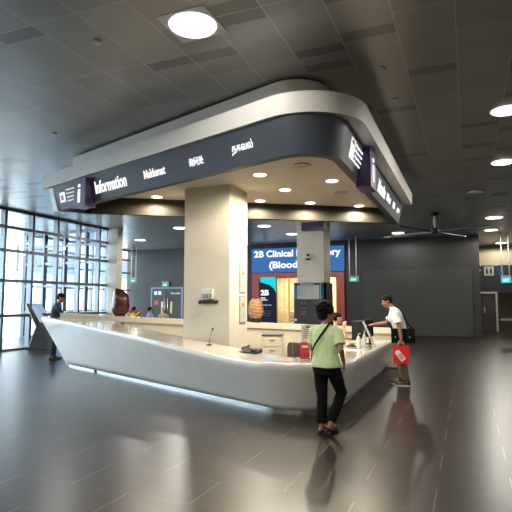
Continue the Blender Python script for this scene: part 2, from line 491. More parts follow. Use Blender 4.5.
# lettering on the band.  Left face: runs from left tip to the near corner; slopes outward to the top
e0 = V((P0[0][0], P0[0][1], 0)); e1 = V((P0[1][0], P0[1][1], 0)); tL = (e1 - e0).normalized(); nL = V((tL.y, -tL.x, 0))
upL = (V((0, 0, .5)) + nL * .10).normalized()
def lpt(x, z):
    t = (x - e0.x) / tL.x
    return e0 + tL * t + nL * (.10 * (z - 3.5) / .5 + .006) + V((0, 0, z)) - V((-3.6, 9, 3.5))
text_mesh('Information', 1.02, .24, M['letters'], 'lettering', can, lpt(-6.42, 3.63), tL, upL, .022)
text_mesh('Maklumat', .57, .145, M['letters'], 'lettering', can, lpt(-4.97, 3.665), tL, upL, .015)
text_mesh('\u8be2\u95ee\u5904', .33, .13, M['letters'], 'lettering', can, lpt(-3.88, 3.665), tL, upL, .01)
text_mesh('\u0ba4\u0b95\u0bb5\u0bb2\u0bcd', .40, .17, M['letters'], 'lettering', can, lpt(-3.0, 3.66), tL, upL, .02)
# pictogram and small lines near the left tip
def lquad(x0, x1, z0, z1, m, name, d=.004, f=lpt):
    b = B(); q = [f(x0, z0), f(x1, z0), f(x1, z1), f(x0, z1)]
    n = nL if f is lpt else V((1, 0, 0))
    b.loft([[p + n * .001 for p in q], [p + n * d for p in q]], closed_u=True, smooth=False, cap=True)
    return b.done(name, m, can)
lquad(-7.70, -7.50, 3.64, 3.84, M['letters'], 'pictogram')
lquad(-7.66, -7.56, 3.68, 3.78, M['red'], 'pictogram_figure', .009)
for k, (t_, wd_) in enumerate((('Registration', .36), ('Payment', .30), ('Appointment', .36), ('Enquiries', .28))):
    text_mesh(t_, wd_, .045, M['letters_dim'], 'small_lettering', can, lpt(-7.44, 3.84 - k * .072), tL, upL, .02)
# right face (x = -1.5 at the bottom, reading away from the viewer)
upR = V((.10, 0, .5)).normalized()
def rpt(y, z): return V((-1.5 + .10 * (z - 3.5) / .5 + .006, y, z)) - V((-3.6, 9, 3.5))
TR = V((0, 1, 0))
text_mesh('Information', .86, .24, M['letters'], 'lettering', can, rpt(9.40, 3.63), TR, upR, .05)
text_mesh('Maklumat', .55, .15, M['letters'], 'lettering', can, rpt(10.48, 3.665), TR, upR, .04)
text_mesh('\u8be2\u95ee\u5904', .33, .14, M['letters'], 'lettering', can, rpt(11.38, 3.665), TR, upR, .02)
text_mesh('\u0ba4\u0b95\u0bb5\u0bb2\u0bcd', .42, .16, M['letters'], 'lettering', can, rpt(12.06, 3.66), TR, upR, .03)
lquad(6.95, 7.22, 3.62, 3.90, M['letters'], 'pictogram', f=rpt)
lquad(7.0, 7.15, 3.83, 3.88, M['red'], 'pictogram_figure', .009, f=rpt)
for k, (t_, wd_) in enumerate((('Registration', .62), ('Payment', .5), ('Appointment', .6), ('Enquiries', .42))):
    text_mesh(t_, wd_, .05, M['letters'], 'small_lettering', can, rpt(7.28, 3.84 - k * .075), TR, upR, .03)
# projecting 'i' signs: wedge with a flat face and a sloping dark side
def wedge(A_bot, A_top, ap_bot, ap_top, C_bot, C_top, txt, tw, th, zt):
    d = V((-3.6, 9, 3.5))
    b = B(); vs = [V(p) - d for p in (A_bot, ap_bot, C_bot, A_top, ap_top, C_top)]
    q = [b.bm.verts.new(p) for p in vs]
    for f in ((0, 2, 1), (3, 4, 5), (0, 1, 4, 3), (1, 2, 5, 4), (2, 0, 3, 5)): b.bm.faces.new([q[i] for i in f])
    o = b.done('projecting_sign', M['purple'], can, bevel=.006)
    return o
def box_sign(o, t, n, w_, dep, z0, z1, name='projecting_sign'):
    """upright box hung on the sloping band; o = near lower corner on the band line"""
    d = V((-3.6, 9, 3.5)); q = []
    for z in (z0, z1):
        back = .10 * (z - 3.5) / .5 - .01
        for a, c in ((0, back), (w_, back), (w_, dep), (0, dep)): q.append(o + t * a + n * c + V((0, 0, z)) - d)
    b = B(); vs = [b.bm.verts.new(p) for p in q]
    for f in ((0, 3, 2, 1), (4, 5, 6, 7), (0, 1, 5, 4), (1, 2, 6, 5), (2, 3, 7, 6), (3, 0, 4, 7)): b.bm.faces.new([vs[k] for k in f])
    return b.done(name, M['purple'], can, bevel=.006)
oL = e0 + tL * ((-6.97 + .05 - e0.x) / tL.x)
wl = box_sign(oL, tL, nL, .43, .20, 3.40, 3.96)
text_mesh('i', .10, .36, M['letters'], 'lettering', wl, oL + tL * .15 + nL * .202 + V((0, 0, 3.49)) - V((-3.6, 9, 3.5)), tL, (0, 0, 1), .01)
oR = V((-1.5, 7.75, 0))
wr = box_sign(oR, V((0, 1, 0)), V((1, 0, 0)), .50, .20, 3.36, 3.97)
text_mesh('i', .13, .38, M['letters'], 'lettering', wr, oR + V((.202, .17, 3.47)) - V((-3.6, 9, 3.5)), (0, 1, 0), (0, 0, 1), .01)

# downlights in the soffit
def downlight(name, label, r, z, xy, m, group, square=False):
    t = thing(name, label, 'ceiling light', (xy[0], xy[1], z), 0, group)
    if square:
        a = r * 1.12
        B().box((-a, -a, -.006), (a, a, 0)).done('panel_frame', M['white'], t, bevel=.004)
    else:
        B().lathe([(r * 1.12, 0), (r * 1.10, -.005), (r * 1.0, -.006)], n=28).done('trim_ring', M['white'], t)
    B().lathe([(r * .99, -.006), (r * .97, -.016), (.01, -.018)], n=28).done('diffuser', m, t)
    ld = bpy.data.lights.new('lamp_light', 'SPOT'); ld.spot_size = R(179); ld.spot_blend = .22 if r >= .2 else .5
    ld.shadow_soft_size = .03 if r < .2 else .08
    if m is M['spot']: ld.energy = SPOT; ld.color = (1.0, .88, .68)
    elif m is M['lamp']: ld.energy = LAMP * (r / .25) ** 2 * (.65 if square else 1.0); ld.color = (1.0, .95, .85)
    else: ld.energy = 110; ld.color = (1.0, .80, .52)
    lo = bpy.data.objects.new('lamp_light', ld); COL.objects.link(lo); lo.parent = t
    lo.location = (0, 0, -.10 if r < .2 else -.14)
    return t
sl = [(-6.11, 9.23), (-3.34, 8.29), (-3.33, 9.62), (-2.27, 9.23), (-4.22, 10.48), (-3.25, 11.13), (-2.29, 11.92)]
names_s = ['left of the big cream column', 'nearest the front, right of the cream column', 'middle of the soffit', 'nearest the right sign face',
           'right of the cream column by the beam', 'near the dark beam above the second column', 'in the right back corner of the soffit']
for i, p in enumerate(sl):
    downlight('downlight', 'small warm downlight in the canopy soffit, ' + names_s[i], .115, 3.858, p, M['spot'], 'downlights in the canopy soffit')
for i, p in enumerate(((-2.45, 7.95), (-2.35, 10.3))):
    o = B().lathe([(.13, 0), (.14, -.006), (.12, -.012), (.05, -.014)], n=24).done('soffit_vent', M['grey'])
    o.location = (p[0], p[1], 3.858)
    tag(o, ['unlit round grey fitting in the canopy soffit near its rounded corner', 'unlit round grey fitting in the canopy soffit behind the brightest right spot'][i], 'vent', 'unlit soffit fittings')

# ceiling downlights
big = [((-2.75, 4.81), 'largest bright round ceiling light in a white square panel, above the canopy', .27),
       ((.69, 9.0), 'upper one of two bright round lights at the right picture edge', .24),
       ((.83, 12.4), 'round ceiling light at the right edge, below the topmost one there', .24),
       ((1.0, 20.6), 'large round ceiling light above the corridor, right of the fan', .30),
       ((1.03, 24.16), 'round ceiling light just beyond the one right of the fan', .27),
       ((1.72, 29.7), 'round ceiling light in the corridor beyond the dark wall', .27),
       ((-10.48, 11.26), 'round ceiling light by the left tip of the canopy', .24),
       ((-15.11, 21.38), 'round ceiling light near the hanging exit sign by the glazing', .27),
       ((-11.09, 18.51), 'round ceiling light just left of the big cream column', .27),
       ((-7.61, 19.33), 'round ceiling light right of the cream column, nearer of the pair', .27),
       ((-7.34, 22.12), 'round ceiling light left of the second column, farther of the pair', .27),
       ((-8.6, 14.6), 'unseen ceiling light added behind the dark canopy beam to brighten the second column', .27),  # added out of sight to brighten the second column
       ((-2.81, 23.62), 'round ceiling light in front of the plain dark wall', .27)]
for p, lb, r in big:
    downlight('ceiling_light', lb, r, CH - .001, p, M['lamp'], 'round ceiling lights', square=(p[1] < 5))
for p in ((4.1, 5.0), (4.1, 9.0), (4.1, 12.4), (-2.75, 1.4), (.7, 1.4), (4.1, 1.4), (-6.2, 1.4), (-9.6, 1.4), (-2.75, -2), (.7, -2), (-6.2, -2), (-9.6, -2), (-4.4, -5.3), (.7, -5.3), (4.6, 16.5), (5.5, 22)):  # unseen lamps added to brighten the column and the hall
    downlight('ceiling_light', 'unseen round ceiling light added to brighten the hall, behind or right of the camera', .25, CH - .001, p, M['lamp'], 'unseen ceiling lights added to brighten the hall')
for i, (p, lb) in enumerate((((-3.98, 4.69), 'small white ceiling detector at the upper left'), ((-.94, 6.71), 'small white ceiling detector above the rounded canopy corner'),
                ((-.93, 7.84), 'small white sprinkler head right of the canopy corner'), ((-6.94, 7.08), 'small ceiling detector near the left sign tip'))):
    o = B().lathe([(.045, 0), (.05, -.012), (.035, -.03), (.012, -.034)], n=16).done('ceiling_detector', M['white'])
    o.location = (*p, CH); tag(o, lb, 'detector', 'small ceiling detectors')
for i, (p, lb) in enumerate((((.32, 15.56), 'unlit round ceiling fitting below the right edge lights'), ((.96, 16.12), 'unlit ceiling ring right of its twin'))):
    o = B().lathe([(.22, 0), (.23, -.012), (.2, -.018), (.18, -.006)], n=24).done('unlit_ceiling_light', M['white'] if i == 0 else M['grey'])
    o.location = (*p, CH); tag(o, lb, 'ceiling light', 'unlit ceiling rings')

# ================================================================== INFORMATION COUNTER
ctr = thing('information_counter', 'long white sculpted information desk flaring outward above a steel plinth', 'counter', (-4.5, 9, 0))
D0 = V((-4.5, 9, 0))
def kpart(b, name, m, **k):
    for v in b.bm.verts: v.co -= D0
    return b.done(name, m, ctr, **k)
bB = V((-9.40, 10.27)); bA0 = V((-1.85, 6.80)); bC = V((-1.85, 12.75))
tF = (bA0 - bB).normalized(); nF = V((tF.y, -tF.x))          # outward normal of the front
# sample base path: positions, normals, parameter
rr = .62
ang = math.acos(max(-1, min(1, (bB - bA0).normalized().dot((bC - bA0).normalized()))))
dcut = rr / math.tan(ang / 2)
s0 = bA0 - tF * dcut; e_ = bA0 + (bC - bA0).normalized() * dcut
cc = s0 - nF * rr
path = []
NF = 40
Lf = (s0 - bB).length
for i in range(NF + 1):
    t = i / NF; path.append((bB + tF * (Lf * t), nF.copy(), 'F', Lf * (1 - t)))
a0 = math.atan2(nF.y, nF.x)
for i in range(1, 15):
    a = a0 + (0 - a0) * i / 15 if True else 0
    n_ = V((math.cos(a), math.sin(a))); path.append((cc + n_ * rr, n_, 'K', 0))
Lr = (bC - e_).length
for i in range(17):
    t = i / 16; path.append((e_ + V((0, 1)) * (Lr * t), V((1, 0)), 'R', Lr * t))
def Hc(kind, d):
    if kind == 'F':
        x = d - .55
        return .72 + .0725 * (math.sqrt(x * x + .2) + x) / 2 if x > -5 else .735
    if kind == 'K': return .742
    return .750
rows = []; top_rows = []; base_rows = []; in_rows = []
hB = V((-9.95, 10.62)); hC = V((-1.62, 12.98)); th = (hC - hB).normalized()
for p, n, k, d in path:
    H = Hc(k, d); W = .27
    sh_ = V((0, 0))
    if k == 'F':
        f = d / Lf; sh_ = -tF * (1.05 * f ** 4)
    W2 = .85 if k != 'R' else .74
    def q(o, z, s=1.0):
        c = p + n * o + sh_ * s; return (c.x, c.y, z)
    zb = .05 if k != 'R' else .05 - .025 * min(1, d / .8)
    rows.append([q(-.10, zb, .0), q(0.0, zb, .0)] + [q(W * (.96 * u ** 1.05), zb + (H - .10 - zb) * u, u) for u in (.12, .3, .5, .7, .88, 1.0)] +
                [q(W, H - .055), q(W - .004, H - .03), q(W - .018, H - .01), q(W - .045, H)])
    # inner edge of the worktop, limited by the back counter
    inner = p + n * (W - W2) + sh_
    if k == 'F':
        # signed distance of inner beyond hyp line
        nn = V((-th.y, th.x))
        g0 = (p + n * (W - .045) + sh_ - hB).dot(nn); g1 = (inner - hB).dot(nn)
        if g1 > -.02:
            u = (-.02 - g0) / (g1 - g0) if abs(g1 - g0) > 1e-6 else 1
            u = max(.02, min(1, u)); inner = (p + n * (W - .045) + sh_).lerp(inner, u)
    top_rows.append([q(W - .045, H), (inner.x, inner.y, H), (inner.x, inner.y, H - .05)])
    if k != 'F' or d < Lf - 1.3: in_rows.append([(inner.x, inner.y, H - .05), (inner.x, inner.y, .02)])
    base_rows.append([q(-.02, 0, 0), q(-.02, .065, 0)])
kpart(B().loft(rows), 'front_shell', M['solid'])
kpart(B().loft(top_rows, smooth=False), 'worktop', M['counter_top'])
kpart(B().loft(in_rows), 'inner_panel', M['back_counter'])
kpart(B().loft(base_rows), 'plinth', M['steel'])
# end cap at the left tip and right end
r0 = rows[0]; t0_ = top_rows[0]
bb0 = bB - nF * .30 + tF * .12
kpart(B().poly(r0[1:] + [t0_[1], (bb0.x, bb0.y, .07)]), 'end_panel', M['solid'])
r1 = rows[-1]; t1_ = top_rows[-1]
kpart(B().poly(r1 + [t1_[1], (t1_[1][0], t1_[1][1], .1)]), 'end_panel', M['solid'])
# small feet under the left end
for i, dpos in enumerate((.06, 1.62)):
    c = bB + tF * dpos - nF * -.0
    kpart(B().box((c.x - .03, c.y - .0, 0), (c.x + .03, c.y + .05, .12)), 'foot', M['white'] if i == 0 else M['black'])

# back counter along the third side, its own unit
bk = thing('back_counter', 'low beige counter along the rear of the information desk', 'counter', (-6, 11.6, 0))
D1 = V((-6, 11.6, 0))
nh = V((-th.y, th.x)); Lh = (hC - hB).length
rowsw = []; rowst = []
for i in range(21):
    t = i / 20; p = hB + th * (Lh * t); z = 1.31 - .36 * min(1, t) ** .85
    def g(o, zz): c = p + nh * o; return V((c.x, c.y, zz)) - D1
    rowst.append([g(-.05, z - .13), g(-.05, z), g(.40, z), g(.40, z - .13)])
    if i >= 4: rowsw.append([g(0, .02), g(0, z - .13), g(.34, z - .13), g(.34, .02)])
B().loft(rowst, closed_u=True, smooth=False, cap=True).done('counter_slab', M['back_counter'], bk)
B().loft(rowsw, closed_u=True, smooth=False, cap=True).done('wall_panel', M['back_counter'], bk)

# drawer pedestal in front of the back counter
pd = thing('drawer_pedestal', 'beige drawer unit below the rear counter right of the cream column', 'cabinet', (-4.42, 11.86, 0), math.atan2(th.y, th.x))
B().box((-.24, -.48, .02), (.24, 0, .80)).done('body', M['back_counter'], pd, bevel=.004)
B().box((-.25, -.5, .80), (.25, 0, .83)).done('top', M['dark_grey'], pd)
for z in (.08, .32, .56):
    dr = B().box((-.225, -.50, z), (.225, -.48, z + .21)).done('drawer', M['back_counter'], pd, bevel=.004)
    B().box((-.06, -.52, z + .15), (.06, -.50, z + .17)).done('handle', M['steel'], dr)

# ================================================================== THINGS ON AND AROUND THE COUNTER
def topz(x, y): return Hc('F', Lf - (V((x, y)) - bB).dot(tF)) + .001
# sculptures
sc = thing('wood_sculpture', 'glossy red-brown upright wooden sculpture on the rear counter', 'sculpture', (-8.52, 11.24, 1.235), R(22))
rws = []
for i in range(17):
    t = i / 16; z = .02 + t * .66
    rx = .245 * (1 - abs(2 * t - 1) ** 3.2 * .42) * (1 - .10 * t); ry = .13 * (1 - abs(2 * t - 1) ** 3 * .4); cx = -.02 + .03 * math.sin(t * 3)
    rws.append([(cx + rx * math.copysign(abs(math.cos(a)) ** .75, math.cos(a)), ry * math.sin(a) + .012 * math.sin(3 * a + 5 * t), z + (.05 * math.cos(a + 2.5) if t > .9 else 0)) for a in [2 * PI * k / 28 for k in range(28)]])
B().loft(rws, closed_u=True, cap=True).done('carved_body', M['wood'], sc)
B().lathe([(.12, 0), (.13, .01), (.12, .03)], sx=1.1, sy=.8).done('base', M['black'], sc)
sc = thing('carved_sculpture', 'carved tan wooden sculpture on a black block, half hidden by the cream column', 'sculpture', (-5.06, 12.26, 1.075), R(10))
rws = []
for i in range(25):
    t = i / 24; z = .10 + t * .5
    r = .20 * math.sin(PI * (.12 + .8 * t)) ** .6 + .014 * math.sin(t * 40)
    rws.append([(r * math.cos(a) * (1 + .05 * math.sin(2 * a + 8 * t)), r * .8 * math.sin(a), z + .02 * math.sin(2 * a)) for a in [2 * PI * k / 28 for k in range(28)]])
B().loft(rws, closed_u=True, cap=True).done('carved_body', M['tan_wood'], sc)
B().box((-.12, -.1, 0), (.12, .1, .12)).done('base_block', M['black'], sc, bevel=.005)
# gooseneck microphone
mc = thing('gooseneck_microphone', 'thin black gooseneck microphone on the desk before the column', 'microphone', (-4.35, 8.33, topz(-4.35, 8.33)))
B().lathe([(.05, 0), (.05, .012), (.02, .022), (.008, .03)], n=20).done('base', M['black'], mc)
B().tube([(0, 0, .02), (.01, 0, .12), (.03, 0, .20), (.06, 0, .27)], .004, 8).done('stem', M['black'], mc)
B().tube([(.058, 0, .265), (.066, 0, .28), (.08, 0, .31)], [.012, .017, .012], 12).done('head', M['black'], mc)
# telephone
ph = thing('desk_telephone', 'black desk telephone on the polished worktop right of the column', 'telephone', (-3.38, 7.98, topz(-3.38, 7.98)), R(-10))
b = B().loft([[(-.16, -.1, 0), (.16, -.1, 0), (.16, -.1, .02), (-.16, -.1, .02)], [(-.16, .1, 0), (.16, .1, 0), (.16, .1, .075), (-.16, .1, .075)]], closed_u=True, smooth=False, cap=True)
b.done('body', M['black'], ph, bevel=.006)
B().box((.02, -.06, .035), (.14, .07, .066)).done('keypad', M['dark_grey'], ph, bevel=.004)
hs = B().tube([(-.10, -.11, .07), (-.10, -.07, .085), (-.10, .03, .10), (-.10, .09, .10)], [.022, .016, .016, .022], 12).done('handset', M['black'], ph)
B().tube([(-.10, -.11, .06), (-.16, -.14, .02), (-.22, -.08, .012), (-.19, .02, .012)], .004, 6).done('cord', M['black'], ph)
# microphone-like pen / handset lying right of it
# acrylic brochure holders
def brochure(x, y, rz, lbl):
    t = thing('brochure_stack', lbl, 'brochure', (x, y, .752), rz)
    for k in range(3):
        B().box((-.07, -.012 + k * .008, 0), (.07, -.008 + k * .008, .25)).done('leaflet', M['brochure'], t)
    B().box((-.045, -.0135, .17), (.045, -.0122, .20)).done('cover_print', M['paper'], t)
    return t
ah = thing('acrylic_holder', 'clear acrylic brochure holder on the desk corner', 'holder', (-2.29, 7.46, .748), R(20))
B().box((-.17, -.045, 0), (.19, .075, .006)).done('base', M['acrylic'], ah)
B().box((-.17, .065, .006), (.17, .071, .34)).done('back_panel', M['acrylic'], ah)
B().box((-.17, -.045, .006), (.17, -.04, .10)).done('front_panel', M['acrylic'], ah)
B().box((-.176, -.045, 0), (-.17, .075, .36)).done('side_panel', M['acrylic'], ah)
brochure(-2.275, 7.44, R(20), 'red leaflets in the acrylic holder, left of two stacks')
brochure(-2.115, 7.50, R(20), 'red leaflets in the acrylic holder, right stack beside the woman')
ns = thing('notice_stand', 'white printed notice standing behind the red leaflets', 'notice', (-2.28, 7.62, .752), R(20))
B().box((-.10, 0, .24), (.10, .006, .50)).done('sheet', M['paper'], ns)
B().tube([(0, .008, 0), (0, .008, .3)], .006, 8).done('stem', M['white'], ns)
B().lathe([(.06, 0), (.06, .006)], n=20).done('foot', M['white'], ns)
for k_ in range(5): B().box((-.075, -.003, .30 + k_ * .03), (.075 - .02 * (k_ % 3), -.0005, .312 + k_ * .03)).done('print_line', M['grey'], ns)
B().box((-.025, -.003, .455), (.025, -.0005, .48)).done('heading', M['dark_grey'], ns)
# monitors
def monitor(x, y, rz, lbl, wd=.50, z=.752):
    t = thing('computer_monitor', lbl, 'monitor', (x, y, z), rz)
    B().box((-.11, -.08, 0), (.11, .08, .012)).done('foot', M['black'], t, bevel=.004)
    B().box((-.03, .02, .01), (.03, .045, .22)).done('stand', M['black'], t)
    hd = B().box((-wd / 2, -.02, .14), (wd / 2, .02, .49)).done('housing', M['black'], t, bevel=.008)
    B().box((-wd / 2 + .015, -.024, .145), (wd / 2 - .015, -.0205, .475)).done('screen', M['screen_dark'], t)
    return t
monitor(-1.96, 9.85, R(-101), 'black computer monitor on the right wing beside the receptionist')
monitor(-1.90, 10.62, R(-101), 'black computer monitor farther along, behind the white bottles')
kb = thing('keyboard', 'black keyboard on the right wing in front of the monitor', 'keyboard', (-2.14, 10.05, .752), R(-80))
B().box((-.2, -.07, 0), (.2, .07, .02)).done('body', M['black'], kb, bevel=.003)
B().box((-.19, -.06, .02), (.19, .06, .026)).done('keys', M['dark_grey'], kb)
# leaning display boards
lb_ = thing('display_board', 'white leaning display card with red marks near the man', 'display card', (-1.70, 10.15, .752), R(97))
m_ = Matrix.Rotation(R(-24), 4, 'X')
B().box((-.20, -.006, 0), (.20, .006, .52), m=m_).done('card', M['white'], lb_)
B().box((-.06, -.010, .10), (.06, -.0065, .22), m=m_).done('red_print', M['red'], lb_)
B().box((-.12, .22, 0), (.12, .226, .30), m=Matrix.Rotation(R(10), 4, 'X')).done('strut', M['white'], lb_)
for i, (x, y, h) in enumerate(((-1.90, 9.60, .27), (-1.83, 9.72, .24), (-1.86, 9.95, .30))):
    t = thing('pump_bottle', ['white pump bottle in front of the second monitor, nearest of three', 'shorter white pump bottle at the outer edge of the desk', 'tallest white pump bottle, closest to the black monitor'][i], 'bottle', (x, y, .752), i, 'white pump bottles on the desk')
    B().lathe([(.035, 0), (.037, .01), (.037, h * .62), (.03, h * .72), (.013, h * .78), (.013, h * .82)], n=18).done('bottle_body', M['white'], t)
    B().tube([(0, 0, h * .82), (0, 0, h * .97), (.04, 0, h * .985)], .006, 8).done('pump', M['white'], t)
for i, (x, y) in enumerate(((-1.97, 8.5), (-1.90, 8.66), (-2.05, 8.72))):
    t = thing('glass_jar', ['small clear jar on the right wing, nearest the walking woman', 'small clear jar at the outer edge of the right wing', 'small clear jar, innermost of the three jars'][i], 'jar', (x, y, .752), 0, 'clear jars on the right wing')
    B().lathe([(.04, 0), (.042, .01), (.042, .11), (.03, .125)], n=16).done('jar_body', M['acrylic'], t)
    B().lathe([(.032, .126), (.034, .13), (.034, .145), (.03, .15)], n=16).done('lid', M['white'], t)
for i, (x, y, a) in enumerate(((-1.95, 8.15, 15), (-1.88, 9.1, -10), (-2.1, 9.2, 30))):
    o = B().box((-.105, -.148, 0), (.105, .148, .004)).done('paper_sheet', M['paper']); o.location = (x, y, .752); o.rotation_euler = (0, 0, R(a))
    tag(o, ['white paper sheet lying on the desk just beyond the leaflets', 'white paper sheet near the outer edge behind the jars', 'white paper sheet on the desk before the keyboard'][i], 'paper', 'loose sheets on the right wing')

# office chairs
def office_chair(x, y, rz, lbl):
    t = thing('office_chair', lbl, 'chair', (x, y, 0), rz)
    B().box((-.23, -.22, .40), (.23, .22, .47)).done('seat', M['chair_fabric'], t, bevel=.03, seg=3)
    rws = []
    for i in range(9):
        u = i / 8; z = .46 + .30 * u; wd_ = .26 * (1 - .35 * max(0, u - .6) ** 2 * 4)
        rws.append([(wd_, -.22, z), (0, -.26, z), (-wd_, -.22, z), (-wd_, -.18, z), (0, -.21, z), (wd_, -.18, z)])
    B().loft(rws, closed_u=True, cap=True).done('backrest', M['chair_fabric'], t, bevel=.01)
    B().box((-.03, -.27, .38), (.03, -.24, .6)).done('back_support', M['black'], t)
    B().tube([(0, 0, .08), (0, 0, .4)], .025, 12).done('column', M['black'], t)
    for k in range(5):
        a = k * 2 * PI / 5 + .3
        B().tube([(0, 0, .09), (.26 * math.cos(a), .26 * math.sin(a), .06)], [.022, .014], 8).done('base_arm', M['black'], t)
        cst = B().tube([(.26 * math.cos(a) - .012, .26 * math.sin(a), .03), (.26 * math.cos(a) + .012, .26 * math.sin(a), .03)], .03, 12).done('caster', M['black'], t)
    return t
office_chair(-3.42, 10.05, R(150), 'empty brown office chair behind the front desk')
office_chair(-2.72, 11.02, R(-90), 'brown office chair under the seated receptionist')

# wall dispenser on the big column
wd = thing('wall_dispenser', 'white dispenser box with a dark clip rail on the big cream column', 'dispenser', (-4.61, 8.8, 1.58))
B().box((-.12, -.10, .08), (.12, 0, .27)).done('housing', M['white'], wd, bevel=.01)
B().box((-.10, -.105, .10), (.10, -.10, .17)).done('display', M['dark_grey'], wd)
B().box((-.20, -.05, 0), (.20, 0, .05)).done('rail', M['black'], wd)
for k in range(5): B().box((-.185 + k * .08, -.08, -.02), (-.135 + k * .08, -.05, .05)).done('clip', M['dark_grey'], wd, bevel=.004)
for k in range(3): B().box((-.09 + k * .065, -.108, .11), (-.045 + k * .065, -.1055, .16)).done('key', M['poster'], wd)
# framed notices on the right face of the big column
for i, (z0, z1) in enumerate(((1.78, 2.36), (1.18, 1.72))):
    t = thing('framed_poster', ['upper framed notice with an orange emblem on the cream column', 'lower framed notice with a small crest on the cream column'][i], 'poster', (-4.17, 9.38, z0), 0, 'framed notices on the column side')
    B().box((0, -.13, 0), (.012, .16, z1 - z0)).done('frame', M['grey'], t)
    B().box((.012, -.11, .02), (.016, .14, z1 - z0 - .02)).done('sheet', M['poster'], t)
    B().lathe([(.045, 0), (.045, .004)], n=16, sx=1, sy=1.3).done('emblem', mat('orange_emblem', (.55, .26, .10), .6), t)
    em = t.children[-1] if t.children else None
    o = [c for c in COL.objects if c.parent == t][-1]
    o.rotation_euler = (0, R(90), 0); o.location = (.016, .015, (z1 - z0) * .68)

# ---------------------------------------------------------------- column 2: directory board, bracket lamp, hanging purple sign
db = thing('directory_board', 'dark directory board with a pale map wrapped on the second column', 'sign', (-5.46, 17.0, 0))
B().box((-.10, -.06, .3), (1.03, -.002, 2.26)).done('front_panel', M['board'], db)
B().box((.965, -.06, .3), (1.03, .9, 2.26)).done('side_panel', M['board'], db)
B().box((0.02, -.07, 1.70), (.80, -.061, 2.17)).done('map_sheet', mat('map_sheet', (.50, .51, .48), .6, var=.08, vs=6), db)
B().box((-.09, -.07, 1.70), (-.01, -.061, 2.17)).done('blue_strip', mat('blue_strip', (.02, .16, .50), .5), db)
B().box((.83, -.07, 1.70), (.86, -.061, 2.24)).done('teal_strip', mat('teal_strip', (.1, .55, .62), .5), db)
text_mesh('You are here', .5, .045, M['letters_dim'], 'lettering', db, (.12, -.064, 2.195), (1, 0, 0), (0, 0, 1), 0)
for k in range(6):
    text_mesh(('Clinic 2A', 'Clinic 2B', 'Pharmacy', 'X-Ray', 'Lifts', 'Toilets')[k], .18 + .03 * (k % 3), .04, M['grey'], 'lettering', db, (.14 + .48 * (k % 2), -.064, 1.55 - (k // 2) * .19), (1, 0, 0), (0, 0, 1), 0)
for k in range(2):
    B().box((.16 + k * .1, -.068, 1.25), (.23 + k * .1, -.061, 1.30)).done('red_marker', M['red'], db)
    B().box((-.07, -.068, .96 - k * .16), (-.01, -.061, 1.02 - k * .16)).done('pictogram', M['letters_dim'], db)
for k in range(5):
    text_mesh('level %d' % (k + 1), .26, .03, M['dark_grey'], 'map_lettering', db, (.06, -.072, 2.08 - k * .06), (1, 0, 0), (0, 0, 1), 0)
br = thing('wall_camera', 'small dark camera on a bracket high on the second column', 'camera', (-4.98, 17.0, 3.1))
B().tube([(0, 0, 0), (0, -.10, 0), (-.02, -.2, -.06)], .018, 10).done('bracket', M['grey'], br)
B().tube([(-.10, -.22, -.04), (.05, -.2, -.06)], .035, 12).done('camera_body', M['dark_grey'], br)
B().lathe([(.05, 0), (.05, .01), (.02, .015)], n=16).done('wall_plate', M['white'], br)
[c for c in COL.objects if c.parent == br][-1].rotation_euler = (R(90), 0, 0)
B().tube([(-.05, -.05, .14), (-.06, -.12, .10)], [.03, .045], 12).done('lamp_head', M['dark_grey'], br)
hp = tag(B().box((-3.75, 12.05, 3.36), (-3.18, 12.25, 3.56)).done('hanging_sign', M['purple']), 'small purple sign box under the rear canopy beam', 'sign')

# ---------------------------------------------------------------- laboratory entrance
sg = thing('lab_sign', 'backlit blue sign reading 2B Clinical Laboratory above the red entrance', 'sign', (-8.19, BY, 3.16))
B().box((-2.5, -.16, 0), (2.5, 0, 1.28)).done('lightbox', [M['blue_sign']], sg, bevel=.01)
text_mesh('2B Clinical Laboratory', 4.72, .47, M['letters'], 'lettering', sg, (-2.36, -.166, .70), (1, 0, 0), (0, 0, 1), .035)
text_mesh('(Blood Test)', 3.0, .48, M['letters'], 'lettering', sg, (-1.50, -.166, .10), (1, 0, 0), (0, 0, 1), .035)
pr = thing('entrance_portal', 'brick red portal frame with glazed sliding doors under the blue sign', 'door', (-8.19, BY, 0))
B().box((-2.5, -.14, 0), (-2.10, .32, 3.12)).box((2.10, -.14, 0), (2.5, .32, 3.12)).box((-2.10, -.14, 2.92), (2.10, .32, 3.12)).done('portal_frame', M['red_frame'], pr)
for x0, x1 in ((-1.18, -.05), (0, 1.05), (1.07, 2.08)):
    o = B().box((x0 + .04, .10, .04), (x1 - .04, .115, 2.88)).done('door_glass', M['glass'], pr)
    B().box((x0, .08, 0), (x0 + .05, .14, 2.92)).box((x1 - .05, .08, 0), (x1, .14, 2.92)).box((x0 + .05, .08, 0), (x1 - .05, .14, .05)).box((x0 + .05, .08, 2.86), (x1 - .05, .14, 2.92)).done('door_frame', mat('warm_frame', (.55, .44, .25), .4), pr)
B().box((-.50, .02, .1), (-.42, .075, 2.9)).done('yellow_bar', M['yellow_bar'], pr)
ds = thing('display_screen', 'tall dark display with a teal corner and the text 2B', 'screen', (-9.76, BY - .02, 0))
B().box((-.52, .0, .35), (.42, .10, 2.98)).done('housing', M['black'], ds)
B().box((-.50, -.01, .37), (.40, -.001, 2.96)).done('screen', M['screen_dark'], ds)
